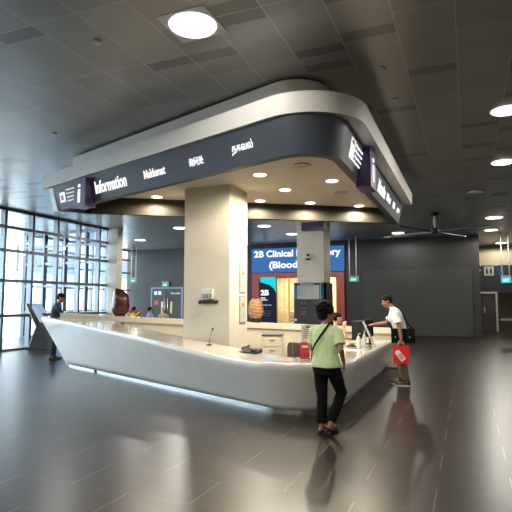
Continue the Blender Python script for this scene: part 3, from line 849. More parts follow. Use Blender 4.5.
B().loft([[(-.50, -.014, 2.96), (.40, -.014, 2.96), (.40, -.014, 2.05), (.30, -.014, 2.30), (.05, -.014, 2.50), (-.30, -.014, 2.60), (-.50, -.014, 2.66)], [(-.50, -.0102, 2.96), (.40, -.0102, 2.96), (.40, -.0102, 2.05), (.30, -.0102, 2.30), (.05, -.0102, 2.50), (-.30, -.0102, 2.60), (-.50, -.0102, 2.66)]], closed_u=True, smooth=False, cap=True).done('teal_area', M['teal'], ds)
text_mesh('2B', .48, .30, M['letters'], 'lettering', ds, (-.47, -.016, 1.95), (1, 0, 0), (0, 0, 1), .05)
text_mesh('Clinical\nLaboratory', .40, .20, M['letters'], 'lettering', ds, (-.47, -.016, 1.66), (1, 0, 0), (0, 0, 1), .03)
text_mesh('Laboratory Test', .62, .07, M['letters_dim'], 'lettering', ds, (-.47, -.016, 1.40), (1, 0, 0), (0, 0, 1), .03)
for k in range(3):
    text_mesh(('Opening hours Mon to Fri', 'Saturday Sunday', 'Public Holiday')[k], .7 - k * .1, .05, M['grey'], 'lettering', ds, (-.47, -.016, 1.1 - k * .12), (1, 0, 0), (0, 0, 1), 0)
# room beyond the entrance
structure(B().box((-11, 30.0, 0), (-5, 30.2, 3.4)).box((-11.2, BY + .3, 0), (-11, 30.2, 3.4)).box((-5, BY + .3, 0), (-4.8, 30.2, 3.4)).done('wall_lab', M['warm_wall']))
structure(B().box((-11.2, BY + .3, 3.4), (-4.8, 30.2, 3.5)).done('ceiling_lab', M['warm_wall']))
M['warm_lamp'] = glow('warm_lamp', (1.0, .85, .6), 4.0)
for i, (x, y) in enumerate(((-9.0, 27.2), (-7.2, 27.2), (-8.4, 28.9), (-6.2, 28.6))):
    downlight('lab_light', 'warm round light inside the laboratory entrance, ' + ('front left', 'front middle', 'rear left', 'rear right')[i], .2, 3.398, (x, y), M['warm_lamp'], 'warm lights in the laboratory')
rc = thing('reception_desk', 'pale reception desk seen through the laboratory doors', 'desk', (-7.9, 28.8, 0))
B().box((-1.8, -.3, 0), (1.6, .3, 1.0)).done('body', mat('pale_wood', (.5, .36, .2), .5), rc)
B().box((-1.85, -.36, 1.0), (1.65, .36, 1.05)).done('top', M['white'], rc)
for k, (x, z, w_, h_) in enumerate(((-8.85, 1.75, .42, .65), (-7.95, 1.7, .4, .7), (-6.35, 1.7, .5, .5))):
    o = B().box((x, 29.93, z), (x + w_, 29.99, z + h_)).done('wall_notice', M['paper'] if k != 1 else M['grey'])
    tag(o, ['pale notice on the laboratory wall, left one behind the glass', 'grey notice on the laboratory wall, middle one', 'pale notice on the laboratory wall right of the column'][k], 'notice', 'notices on the laboratory wall')
for k in range(4):
    x = -9.2 + k * .72
    t = thing('waiting_chair', ['', '', '', ''][k] or 'pale chair inside the laboratory, number %s from its left wall' % ('first', 'second', 'third', 'fourth')[k], 'chair', (x, 27.9, 0), 0, 'chairs inside the laboratory')
    t['label'] = 'pale slatted chair inside the laboratory, %s from the display screen' % ('first', 'second', 'third', 'fourth')[k]
    B().box((-.22, -.2, .42), (.22, .2, .46)).done('seat', M['paper'], t)
    B().box((-.22, -.22, .86), (.22, -.19, .94)).box((-.22, -.22, .60), (.22, -.19, .66)).done('backrest', M['paper'], t)
    for sx in (-.2, .2):
        B().tube([(sx, -.2, 0), (sx, -.2, .92)], .018, 8).done('leg', M['paper'], t)
        B().tube([(sx, .18, 0), (sx, .18, .44)], .018, 8).done('leg', M['paper'], t)

# ---------------------------------------------------------------- doors on the left of the back wall
dl = structure(B().box((-17.15, BY - .05, 0), (-17.05, BY - .002, 2.45)).box((-15.1, BY - .05, 0), (-15.0, BY - .002, 2.45)).box((-17.05, BY - .05, 2.37), (-15.1, BY - .002, 2.45)).done('door_2', M['alu']))
for i, (a, b_) in enumerate(((-17.04, -16.08), (-16.06, -15.11))):
    lf = B().box((a, BY - .035, .01), (b_, BY - .003, 2.36)).done('door_leaf', M['dark_wall'], dl)
    hx = b_ - .10 if i == 0 else a + .10
    B().tube([(hx, BY - .10, .75), (hx, BY - .10, 1.85)], .02, 10).done('handle', M['steel'], lf)
    B().box((hx - (.26 if i == 0 else -.13), BY - .042, .95), (hx - (.13 if i == 0 else -.26), BY - .037, 1.62)).done('yellow_notice', mat('yellow_notice', (.75, .62, .16), .5), lf)
    if i == 0:
        for k in range(2): B().box((-16.92 + k * .28, BY - .042, 2.02), (-16.72 + k * .28, BY - .037, 2.22)).done('pictogram', M['paper'], lf)
        B().box((-16.90, BY - .042, 1.45), (-16.64, BY - .037, 1.68)).done('red_sign', M['red'], lf)
    else:
        text_mesh('Fire Lifts', .62, .10, M['paper'], 'lettering', lf, (-15.80, BY - .040, 2.05), (1, 0, 0), (0, 0, 1), .03)
def exit_sign(p, w_, h_, m, lbl, rods=None, name='exit_sign'):
    t = thing(name, lbl, 'exit sign', p, 0)
    B().box((-w_ / 2, -.04, 0), (w_ / 2, .04, h_)).done('housing', M['grey'], t)
    B().box((-w_ / 2 + .02, -.045, .01), (w_ / 2 - .02, -.041, h_ * .72)).done('lit_panel', m, t)
    text_mesh('EXIT', w_ * .55, h_ * .38, M['letters'], 'lettering', t, (-w_ * .27, -.049, h_ * .16), (1, 0, 0), (0, 0, 1), .03)
    if rods:
        for s in rods: B().tube([(s, 0, h_), (s, 0, CH - p[2])], .022, 8).done('rod', M['white'], t)
    return t
exit_sign((-17.05, 23.6, 2.66), .46, .30, M['exit_green'], 'green exit sign hanging on two rods beside the glazing', (-.15, .15))
exit_sign((-16.15, BY - .06, 2.48), .46, .30, M['exit_green'], 'green exit sign on the dark wall above the double doors')
exit_sign((-4.92, 24.0, 2.55), .46, .28, M['exit_green'], 'green exit sign hanging on rods right of the blue sign', (-.2, .12))
exit_sign((1.60, 25.2, 2.44), .42, .34, M['exit_blue'], 'cyan exit sign hanging on rods before the corridor', (-.15, .14))
# corridor wayfinding
ws = thing('toilet_sign', 'white toilet pictogram panel on the dark corridor band', 'sign', (1.13, 31.0, 3.05))
B().box((-.25, -.03, 0), (.25, 0, .5)).done('plate', mat('pale_plate', (.45, .44, .38), .5), ws)
for sx in (-.1, .1):
    B().box((sx - .05, -.04, .1), (sx + .05, -.031, .33)).lathe([(.035, 0), (.04, .03), (.03, .07)], (sx, -.036, .35), 10).done('figure', M['black'], ws)
wa = thing('accessible_sign', 'blue wheelchair pictogram on the corridor band', 'sign', (1.75, 31.0, 3.05))
B().box((-.2, -.02, 0), (.2, 0, .45)).done('plate', mat('navy_plate', (.01, .03, .09), .5), wa)
b = B()
pts = [(.11 * math.cos(a), -.03, .13 + .10 * math.sin(a)) for a in [R(-200 + 20 * k) for k in range(14)]]
b.tube(pts, .014, 6).tube([(-.03, -.03, .36), (-.03, -.03, .2), (.07, -.03, .2), (.11, -.03, .06)], .016, 6)
b.done('figure', mat('blue_figure', (.10, .25, .55), .5), wa)
ar = tag(B().poly([(.58, 30.985, 3.24), (.72, 30.985, 3.35), (.58, 30.985, 3.46)]).poly([(.58, 30.998, 3.24), (.58, 30.998, 3.46), (.72, 30.998, 3.35)]).done('arrow_sign', M['paper']), 'small pale arrow mark beside the toilet pictogram', 'sign')

# ---------------------------------------------------------------- ceiling fan
fn = thing('ceiling_fan', 'large ceiling fan with long thin blades hanging before the dark wall', 'fan', (-.98, 18.75, CH))
B().lathe([(.14, 0), (.14, -.08), (.05, -.1)], n=20).done('ceiling_mount', M['black'], fn)
B().tube([(-.07, 0, -.05), (-.10, 0, -.3), (-.05, 0, -.55)], .02, 8).done('bracket', M['dark_grey'], fn)
B().tube([(.07, 0, -.05), (.10, 0, -.3), (.05, 0, -.55)], .02, 8).done('bracket', M['dark_grey'], fn)
B().tube([(0, 0, -.1), (0, 0, -.6)], [.05, .045], 14).done('motor_shaft', M['white'], fn)
B().lathe([(.05, -.52), (.12, -.55), (.13, -.66), (.07, -.72)], n=20).done('hub', M['dark_grey'], fn)
for k, a in enumerate((152, -28, 62, -118)):
    ca, sa = math.cos(R(a)), math.sin(R(a)); q = V((-sa, ca, 0)); d = V((ca, sa, 0))
    rws = []
    for i in range(9):
        r = .12 + (2.0 if a != -28 else 1.85) * i / 8; c = d * r + V((0, 0, -.66 + .0 * i)); wd_ = .09 - .03 * i / 8
        rws.append([c + q * wd_ + V((0, 0, .02)), c + q * .02 + V((0, 0, .032)), c - q * wd_ + V((0, 0, -.018)), c + V((0, 0, -.002))])
    B().loft(rws, closed_u=True, cap=True).done('blade', M['white'] if k == 0 else M['alu'], fn)

# ---------------------------------------------------------------- kiosk by the glazing
ks = thing('info_kiosk', 'dark boomerang-shaped kiosk with a pale tilted screen beside the glazing', 'kiosk', (-13.6, 13.6, 0), R(22.4))
prof = [(-.33, 0), (-.05, .74), (-.40, 1.50), (-.34, 1.56), (.10, .80), (.45, .74), (.55, .0)]
prof = [(-.36, 0), (-.12, .76), (-.50, 1.52), (-.42, 1.56), (.0, .86), (.10, .70), (.30, 0)]
b = B()
y0, y1 = -.1, .55
a_ = [b.bm.verts.new((x, y0, z)) for x, z in prof]; c_ = [b.bm.verts.new((x, y1, z)) for x, z in prof]
b.bm.faces.new(a_); b.bm.faces.new(list(reversed(c_)))
for k in range(len(prof)): b.bm.faces.new([a_[k], a_[(k + 1) % len(prof)], c_[(k + 1) % len(prof)], c_[k]])
b.done('body', M['dark_grey'], ks)
b = B().loft([[(-.415, y0 + .05, 1.53), (-.03, y0 + .05, .89), (-.03, y1 + .35, .89), (-.415, y1 + .35, 1.53)], [(-.40, y0 + .05, 1.54), (-.015, y0 + .05, .90), (-.015, y1 + .35, .90), (-.40, y1 + .35, 1.54)]], closed_u=True, smooth=False, cap=True)
b.done('screen', M['screen_pale'], ks)
B().tube([(-.37, y0 - .012, 0.02), (-.13, y0 - .012, .76), (-.50, y0 - .012, 1.52)], .018, 8).done('edge_trim', M['white'], ks)

# ================================================================== PEOPLE
def capsule(b, p0, r0, p1, r1, n=14):
    p0, p1 = V(p0), V(p1); d = p1 - p0; L_ = d.length or 1e-4; t = d / L_
    pts = []; rs = []
    for k in range(4):
        a = PI / 2 * k / 4; pts.append(p0 - t * r0 * math.cos(a)); rs.append(max(.0005, r0 * math.sin(a)))
    for k in range(5):
        u = k / 4; pts.append(p0 + d * u); rs.append(r0 + (r1 - r0) * u)
    for k in range(1, 5):
        a = PI / 2 * k / 4; pts.append(p1 + t * r1 * math.sin(a)); rs.append(max(.0005, r1 * math.cos(a)))
    b.tube(pts, rs, n)
def ell(b, c, rx, ry, rz, m=None, n=16):
    c = V(c); prof = [(max(.004, math.sin(PI * k / n)), -math.cos(PI * k / n)) for k in range(n + 1)]
    rings = []
    for r, z in prof:
        rings.append([((m @ V((r * rx * math.cos(a), r * ry * math.sin(a), z * rz))) if m else V((r * rx * math.cos(a), r * ry * math.sin(a), z * rz))) + c for a in [2 * PI * k / n for k in range(n)]])
    b.loft(rings, closed_u=True, cap=True)
def eloft(b, rings, n=20):
    """rings: (centre, rx, ry) horizontal ellipses, a superellipse for a trunk-like section"""
    rows = []
    for c, rx, ry in rings:
        rows.append([V(c) + V((rx * math.copysign(abs(math.cos(a)) ** .8, math.cos(a)), ry * math.copysign(abs(math.sin(a)) ** .9, math.sin(a)), 0)) for a in [2 * PI * k / n for k in range(n)]])
    b.loft(rows, closed_u=True, cap=True)
def remesh(b, name, m, parent, vox, smooth=3, wrinkle=0.0, wf=9.0, offs=(0, 0, 0)):
    bmesh.ops.recalc_face_normals(b.bm, faces=b.bm.faces)
    me = bpy.data.meshes.new('tmp'); b.bm.to_mesh(me); b.bm.free()
    o = bpy.data.objects.new('tmp', me); COL.objects.link(o)
    md = o.modifiers.new('r', 'REMESH'); md.mode = 'VOXEL'; md.voxel_size = vox; md.use_smooth_shade = True
    if smooth:
        s = o.modifiers.new('s', 'SMOOTH'); s.factor = .5; s.iterations = smooth
    dg = bpy.context.evaluated_depsgraph_get()
    new = bpy.data.meshes.new_from_object(o.evaluated_get(dg)); bpy.data.objects.remove(o); bpy.data.meshes.remove(me)
    if wrinkle:
        ns_ = [v.normal.copy() for v in new.vertices]
        for v, nn in zip(new.vertices, ns_):
            p = v.co + V(offs)
            k = noise.noise(V((p.x * wf, p.y * wf, p.z * wf * .55))) + .5 * noise.noise(V((p.x * wf * 2.2, p.y * wf * 2.2, p.z * wf * 1.4)))
            v.co += nn * k * wrinkle
    for p in new.polygons: p.use_smooth = True
    new.materials.clear(); new.materials.append(m); new.name = name
    r = bpy.data.objects.new(name, new); COL.objects.link(r)
    if parent: r.parent = parent
    return r

def hand(b, wrist, dirv, palm_n, side, curl=.5, s=1.0, spread=.12):
    """dirv: from wrist to fingers, palm_n: the way the palm faces, side: +1 thumb on cross(dir, palm_n)"""
    d = V(dirv).normalized(); n = V(palm_n); n = (n - d * n.dot(d)).normalized(); l = d.cross(n) * side
    w_ = V(wrist)
    for k in range(4):
        o = (k - 1.5) * .019 * s
        base = w_ + d * (.085 - abs(k - 1.3) * .004) * s + l * (-o)
        capsule(b, w_ + d * .01 * s + l * (-o * .6), .013 * s, base, .0115 * s, 10)
        dd = (d + l * (-o * spread / .019 * .8)).normalized(); p = base
        for j, ln in enumerate((.040, .026, .020)):
            ln *= s * (1.0, 1.08, .98, .80)[k]
            c = curl * (j + 1) * .75
            q = p + (dd * math.cos(c) + n * math.sin(c)) * ln
            capsule(b, p, (.0088 - j * .0008) * s, q, (.0080 - j * .0008) * s, 8); p = q
    p = w_ + d * .025 * s + l * .018 * s
    q = p + (d * .75 + l * .65 + n * .25).normalized() * .042 * s; capsule(b, p, .013 * s, q, .0105 * s, 8)
    r = q + (d * .9 + l * .2 + n * .4).normalized() * .030 * s; capsule(b, q, .0105 * s, r, .0085 * s, 8)

def head(b, c, rot, s=1.0):
    c = V(c)
    def T(p): return c + rot @ (V(p) * s)
    r3 = rot
    def E(p, rx, ry, rz): ell(b, T(p), rx * s, ry * s, rz * s, r3, 14)
    E((0, -.012, .03), .074, .093, .082)       # skull
    E((0, .020, -.035), .058, .070, .070)      # face
    E((0, .048, -.085), .030, .030, .025)      # chin
    E((0, .074, .015), .050, .018, .014)       # brow
    E((.034, .064, -.030), .022, .020, .022); E((-.034, .064, -.030), .022, .020, .022)
    capsule(b, T((0, .086, .005)), .007 * s, T((0, .104, -.030)), .012 * s, 8)
    E((.010, .095, -.034), .009, .010, .007); E((-.010, .095, -.034), .009, .010, .007)
    E((0, .084, -.060), .020, .010, .006); E((0, .082, -.070), .018, .010, .006)
    for sx in (-1, 1):
        E((sx * .076, -.005, -.012), .010, .018, .030); E((sx * .080, -.012, .004), .006, .016, .018)

def eyes(parent, c, rot, s=1.0):
    for sx in (-1, 1):
        b = B(); ell(b, V(c) + rot @ (V((sx * .030, .079, -.004)) * s), .012 * s, .008 * s, .006 * s, rot, 10)
        b.done('eye', M['eye'], parent)
        b = B(); capsule(b, V(c) + rot @ (V((sx * .016, .092, .018)) * s), .004 * s, V(c) + rot @ (V((sx * .046, .080, .020)) * s), .003 * s, 6)
        b.done('eyebrow', M['hair'], parent)

def rotm(yaw=0, pitch=0, roll=0):
    return (Matrix.Rotation(yaw, 3, 'Z') @ Matrix.Rotation(pitch, 3, 'X') @ Matrix.Rotation(roll, 3, 'Y'))

def shoe(parent, ankle, yaw, m, sole, pitch=0, L_=.27):
    a = V(ankle); mt = Matrix.Translation(a) @ Matrix.Rotation(yaw, 4, 'Z') @ Matrix.Rotation(pitch, 4, 'X')
    b = B(); rows = []
    for u, w_, h_ in ((0, .03, .07), (.08, .038, .09), (.3, .036, .085), (.5, .042, .06), (.75, .048, .045), (.93, .036, .035), (1, .015, .025)):
        y = -.07 + L_ * u
        rows.append([mt @ V((w_ * math.cos(t), y, -.085 + .02 + max(0, math.sin(t)) * h_ + min(0, math.sin(t)) * .01)) for t in [2 * PI * k / 16 for k in range(16)]])
    b.loft(rows, closed_u=True, cap=True)
    o = b.done('shoe', m, parent)
    b = B(); rows = []
    for u, w_ in ((-.02, .02), (.04, .038), (.3, .036), (.5, .043), (.75, .050), (.93, .038), (1.02, .015)):
        y = -.07 + L_ * u
        rows.append([mt @ V(q) for q in ((w_, y, -.088), (w_, y, -.062), (-w_, y, -.062), (-w_, y, -.088))])
    b.loft(rows, closed_u=True, smooth=False, cap=True).done('sole', sole, o)
    return o

def arm(b, J, r=(.046, .038, .026)):
    capsule(b, J[0], r[0], J[1], r[1]); capsule(b, J[1], r[1] * .98, J[2], r[2])
def leg(b, J, r=(.085, .055, .038)):
    capsule(b, J[0], r[0], J[1], r[1]); capsule(b, J[1], r[1], V(J[1]).lerp(V(J[2]), .35), r[1] * 1.02); capsule(b, V(J[1]).lerp(V(J[2]), .35), r[1] * 1.02, J[2], r[2])

# ---- the walking woman in lime
wm = thing('person', 'woman in a lime shirt and black trousers walking past the desk', 'person', (-1.66, 6.32, 0), R(-14))
hr = rotm(R(-48), R(-3))
hc = (.015, .02, 1.46)
b = B()
eloft(b, [((0, 0, .78), .13, .10), ((0, 0, .86), .155, .115), ((0, 0, .98), .125, .095), ((0, 0, 1.12), .145, .10), ((0, 0, 1.24), .15, .095), ((0, -.005, 1.30), .11, .07)])
capsule(b, (0, -.01, 1.26), .05, (.008, .005, 1.38), .046)
head(b, hc, hr, .97)
RA = [(.165, 0, 1.25), (.245, -.07, 1.02), (.215, .06, .86)]
LA = [(-.165, 0, 1.25), (-.21, .02, 1.01), (-.17, .16, .86)]
for J in (RA, LA): arm(b, J, (.044, .035, .024))
hand(b, RA[2], (-.15, .45, -.75), (-.8, -.3, 0), -1, .5, .95)
hand(b, LA[2], (.1, .4, -.8), (.8, 0, 0), 1, .5, .95)
RL = [(.085, 0, .80), (.125, .16, .47), (.07, -.04, .115)]
LL = [(-.085, 0, .80), (-.060, .0, .44), (-.045, -.05, .085)]
for J in (RL, LL): leg(b, J, (.085, .052, .032))
capsule(b, RL[2], .030, (.08, .10, .035), .022); capsule(b, LL[2], .030, (-.03, .09, .03), .022)
capsule(b, (.065, -.06, .09), .026, (.07, -.03, .06), .024); capsule(b, (-.047, -.08, .045), .026, (-.045, -.05, .04), .024)
remesh(b, 'body', M['skin'], wm, .0075, 2)
eyes(wm, hc, hr, .97)
b = B(); random.seed(3)
ell(b, V(hc) + hr @ V((0, -.030, .05)), .104, .112, .10, hr)
ell(b, V(hc) + hr @ V((0, -.06, -.015)), .092, .072, .085, hr)
for k in range(120):
    u = V((random.gauss(0, 1), random.gauss(-.35, 1), random.gauss(.35, 1))).normalized()
    if u.y > .45 and u.z < .55: continue
    if u.z < -.55: continue
    p = V(hc) + hr @ V((u.x * .103, -.028 + u.y * .112, .045 + u.z * .10)); ell(b, p, .022, .022, .02, None, 8)
remesh(b, 'hair', M['hair'], wm, .007, 1, .004, 60)
b = B()
eloft(b, [((0, 0, .80), .195, .155), ((0, 0, .84), .192, .152), ((0, -.005, .95), .165, .130), ((0, 0, 1.08), .168, .125), ((0, 0, 1.20), .178, .118), ((0, -.005, 1.27), .150, .09), ((0, -.01, 1.315), .075, .065)])
for J, sx in ((RA, 1), (LA, -1)):
    sh_ = V(J[0]); e = sh_.lerp(V(J[1]), .72)
    capsule(b, sh_ - V((sx * .04, 0, -.005)), .062, sh_.lerp(V(J[1]), .1), .060); b.tube([sh_, sh_.lerp(e, .5), e], [.062, .062, .068], 14)
eloft(b, [((0, -.008, 1.30), .070, .062), ((.004, -.008, 1.335), .060, .056)])
remesh(b, 'shirt', M['lime'], wm, .008, 2, .009, 9, (3, 1, 0))
b = B()
eloft(b, [((0, 0, .70), .15, .12), ((0, 0, .76), .175, .135), ((0, 0, .86), .165, .128), ((0, 0, .92), .15, .12)])
for J in (RL, LL):
    k_, a_ = V(J[1]), V(J[2]); e = k_.lerp(a_, .93)
    capsule(b, J[0], .098, k_, .070); b.tube([k_, k_.lerp(e, .5), e], [.070, .066, .060], 14)
remesh(b, 'trousers', M['black_cloth'], wm, .009, 2, .008, 8)
for J, yw, pt in ((RL, R(-10), R(-14)), (LL, R(8), 0)):
    a_ = V(J[2]); mt = Matrix.Translation(V((a_.x, a_.y, a_.z - .0))) @ Matrix.Rotation(yw, 4, 'Z') @ Matrix.Rotation(pt, 4, 'X')
    b = B(); rows = []
    for u, w_ in ((0, .02), (.08, .034), (.4, .034), (.7, .044), (.92, .036), (1.0, .014)):
        y = -.085 + .25 * u
        rows.append([mt @ V(q) for q in ((w_, y, -.088), (w_, y, -.062), (-w_, y, -.062), (-w_, y, -.088))])
    sd = b.loft(rows, closed_u=True, smooth=False, cap=True).done('sandal', M['black'], wm)
    b = B(); b.tube([mt @ V((-.042, .09, -.065)), mt @ V((-.03, .10, -.02)), mt @ V((.03, .10, -.02)), mt @ V((.042, .09, -.065))], .012, 8).done('strap', M['black'], sd)
# crossbody strap: from the right side of the neck across the back to the left hip
pts = []
for k in range(25):
    a = R(35 - 250 * k / 24)  # walks around the back
    z = 1.325 - .40 * abs(math.sin((k / 24) * PI)) ** 1
pts = [(.045, .07, 1.30), (.085, .03, 1.345), (.085, -.04, 1.345), (.055, -.105, 1.27), (.0, -.140, 1.18), (-.07, -.143, 1.08), (-.135, -.115, .98), (-.175, -.06, .90), (-.195, .02, .86)]
b = B(); rows = []
for i, p in enumerate(pts):
    p = V(p); t = (V(pts[min(i + 1, len(pts) - 1)]) - V(pts[max(i - 1, 0)])).normalized(); ctr_ = V((0, 0, p.z)); n_ = (p - ctr_); n_.z = .0 if i > 2 else .6; n_.normalize()
    s_ = t.cross(n_).normalized() * .013; rows.append([p - s_, p + s_, p + s_ + n_ * .006, p - s_ + n_ * .006])
b.loft(rows, closed_u=True, smooth=False, cap=True).done('strap', M['black_cloth'], wm)
b = B()
for sx in (-1, 1):
    b.tube([V(hc) + hr @ V((sx * .082, -.01, .004)), V(hc) + hr @ V((sx * .07, .085, .002))], .003, 6)
    b.tube([V(hc) + hr @ V((sx * .032 + .024 * math.cos(a), .102, -.004 + .018 * math.sin(a))) for a in [2 * PI * k / 12 for k in range(13)]], .003, 6)
b.done('glasses', M['black'], wm)

# ---- the man with the red bag
mn = thing('person', 'man in a white shirt reaching over the desk with a red bag', 'person', (-1.22, 10.36, 0), R(93))
hr = rotm(R(4), R(-16)); hc = (0, .245, 1.565)
b = B()
eloft(b, [((0, 0, .84), .13, .10), ((0, 0, .95), .14, .105), ((0, .03, 1.08), .135, .10), ((0, .075, 1.24), .165, .11), ((0, .10, 1.36), .165, .10), ((0, .11, 1.42), .11, .07)])
capsule(b, (0, .12, 1.38), .056, (0, .20, 1.50), .050)
head(b, hc, hr, 1.0)
RA = [(.185, .11, 1.36), (.215, .28, 1.15), (.13, .52, 1.12)]
LA = [(-.185, .09, 1.36), (-.265, .01, 1.10), (-.285, -.02, .875)]
for J in (RA, LA): arm(b, J, (.048, .038, .027))
hand(b, RA[2], (-.12, .9, -.12), (0, 0, -1), 1, .25)
hand(b, LA[2], (0, .10, -.9), (1, .2, 0), -1, .95)
RL = [(.09, 0, .88), (.095, .03, .47), (.10, .02, .09)]
LL = [(-.09, 0, .88), (-.09, -.02, .47), (-.09, -.08, .09)]
for J in (RL, LL): leg(b, J)
remesh(b, 'body', M['skin'], mn, .0075, 2)
eyes(mn, hc, hr, 1.0)
b = B()
ell(b, V(hc) + hr @ V((0, -.018, .052)), .080, .098, .076, hr); ell(b, V(hc) + hr @ V((0, -.062, .0)), .066, .045, .062, hr)
ell(b, V(hc) + hr @ V((0, .062, .085)), .055, .03, .024, hr)
for sx in (-1, 1): ell(b, V(hc) + hr @ V((sx * .072, -.005, .035)), .012, .05, .04, hr)
remesh(b, 'hair', M['hair'], mn, .006, 1, .004, 50)
b = B()
eloft(b, [((0, .0, .86), .175, .135), ((0, .005, .95), .172, .13), ((0, .03, 1.08), .165, .122), ((0, .075, 1.24), .188, .128), ((0, .10, 1.35), .185, .115), ((0, .11, 1.41), .13, .085), ((0, .13, 1.445), .075, .07)])
for J, sx in ((RA, 1), (LA, -1)):
    sh_ = V(J[0]); e = sh_.lerp(V(J[1]), .78)
    capsule(b, sh_ - V((sx * .05, 0, 0)), .066, sh_.lerp(V(J[1]), .1), .064); b.tube([sh_, sh_.lerp(e, .5), e], [.064, .068, .076], 14)
eloft(b, [((0, .125, 1.42), .072, .070), ((0, .15, 1.46), .066, .066)])
remesh(b, 'shirt', M['white_cotton'], mn, .008, 2, .010, 8)
b = B()
eloft(b, [((0, 0, .78), .15, .12), ((0, 0, .86), .165, .125), ((0, 0, .96), .155, .118)])
for J in (RL, LL):
    k_, a_ = V(J[1]), V(J[2]); e = k_.lerp(a_, .95)
    capsule(b, J[0], .098, k_, .074); b.tube([k_, k_.lerp(e, .5), e], [.074, .070, .068], 14)
remesh(b, 'trousers', M['khaki'], mn, .009, 2, .008, 8)
shoe(mn, RL[2], R(-4), M['black'], M['white']); shoe(mn, LL[2], R(4), M['black'], M['white'])

mn.scale = (1.03, 1.03, 1.03)
# satchel with strap (rests against his left hip, nearer the viewer side and behind)
C90 = Matrix.Translation((-1.22, 10.36, 0)) @ Matrix.Rotation(R(93), 4, 'Z')
sb = thing('satchel', 'black messenger bag on the hip of the man in white', 'bag', (-1.22, 10.36, 0), R(93))
B().box((-.240, -.27, .82), (-.190, .17, 1.09)).done('pouch', M['black_cloth'], sb, bevel=.02, seg=3)
B().box((-.248, -.27, .93), (-.240, .17, 1.10)).done('flap', M['black_cloth'], sb, bevel=.004)
for yy in (-.17, .09): B().box((-.256, yy - .01, .92), (-.248, yy + .01, .95)).done('buckle', M['grey'], sb)
def ribbon(pts, hw, name, m, parent, nrm=None):
    b = B(); rows = []
    for i, p in enumerate(pts):
        p = V(p); t = (V(pts[min(i + 1, len(pts) - 1)]) - V(pts[max(i - 1, 0)])).normalized()
        n_ = V((p.x, p.y - .005, 0)); n_ = (n_ if n_.length > .03 else V((0, 0, 1))) ; n_ = (n_.normalized() + (V((0, 0, 1)) if p.z > 1.40 else V((0, 0, 0)))).normalized()
        s_ = t.cross(n_).normalized() * hw; rows.append([p - s_, p + s_, p + s_ + n_ * .006, p - s_ + n_ * .006])
    b.loft(rows, closed_u=True, smooth=False, cap=True).done(name, m, parent)
ribbon([(-.22, .12, 1.05), (-.225, .17, 1.12), (-.16, .235, 1.22), (-.04, .245, 1.32), (.06, .22, 1.43), (.085, .13, 1.475), (.06, .02, 1.44), (-.06, -.06, 1.35), (-.16, -.11, 1.22), (-.22, -.20, 1.12), (-.22, -.27, 1.05)], .02, 'strap', M['black_cloth'], sb)
# shopping bag in his left hand
rb = thing('shopping_bag', 'red paper shopping bag with a white tag held by the man', 'bag', tuple(C90 @ V((-.290, -.01, .445))), R(93))
b = B().loft([[(-.045, -.14, 0), (.045, -.14, 0), (.045, .14, 0), (-.045, .14, 0)], [(-.05, -.155, .34), (.04, -.155, .34), (.04, .155, .34), (-.05, .155, .34)]], closed_u=True, smooth=False)
b.poly([(-.045, -.14, 0), (-.045, .14, 0), (.045, .14, 0), (.045, -.14, 0)])
b.done('bag_body', M['red'], rb)
tg = [(0, -.05, .0), (0, .05, 0), (0, .05, .19), (0, .025, .22), (0, -.025, .22), (0, -.05, .19)]
mt = Matrix.Translation((-.056, -.05, .07)) @ Matrix.Rotation(R(-38), 4, 'X')
mt2 = Matrix.Translation((-.050, -.05, .07)) @ Matrix.Rotation(R(-38), 4, 'X')
B().loft([[mt @ V(p) for p in tg], [mt2 @ V(p) for p in tg]], closed_u=True, smooth=False, cap=True).done('white_tag', M['white'], rb)
for k_, (y_, w_) in enumerate(((-.03, .12), (-.008, .10), (.014, .12))):
    B().box((-.004, y_, .03), (-.001, y_ + .012, .03 + w_), m=mt).done('tag_print', M['brochure'], rb)
for sx in (-.045, .035):
    B().tube([(sx, -.06, .33), (sx * .5, -.045, .39), (0, 0, .415), (sx * .5, .045, .39), (sx, .06, .33)], .004, 6).done('bag_handle', M['white'], rb)

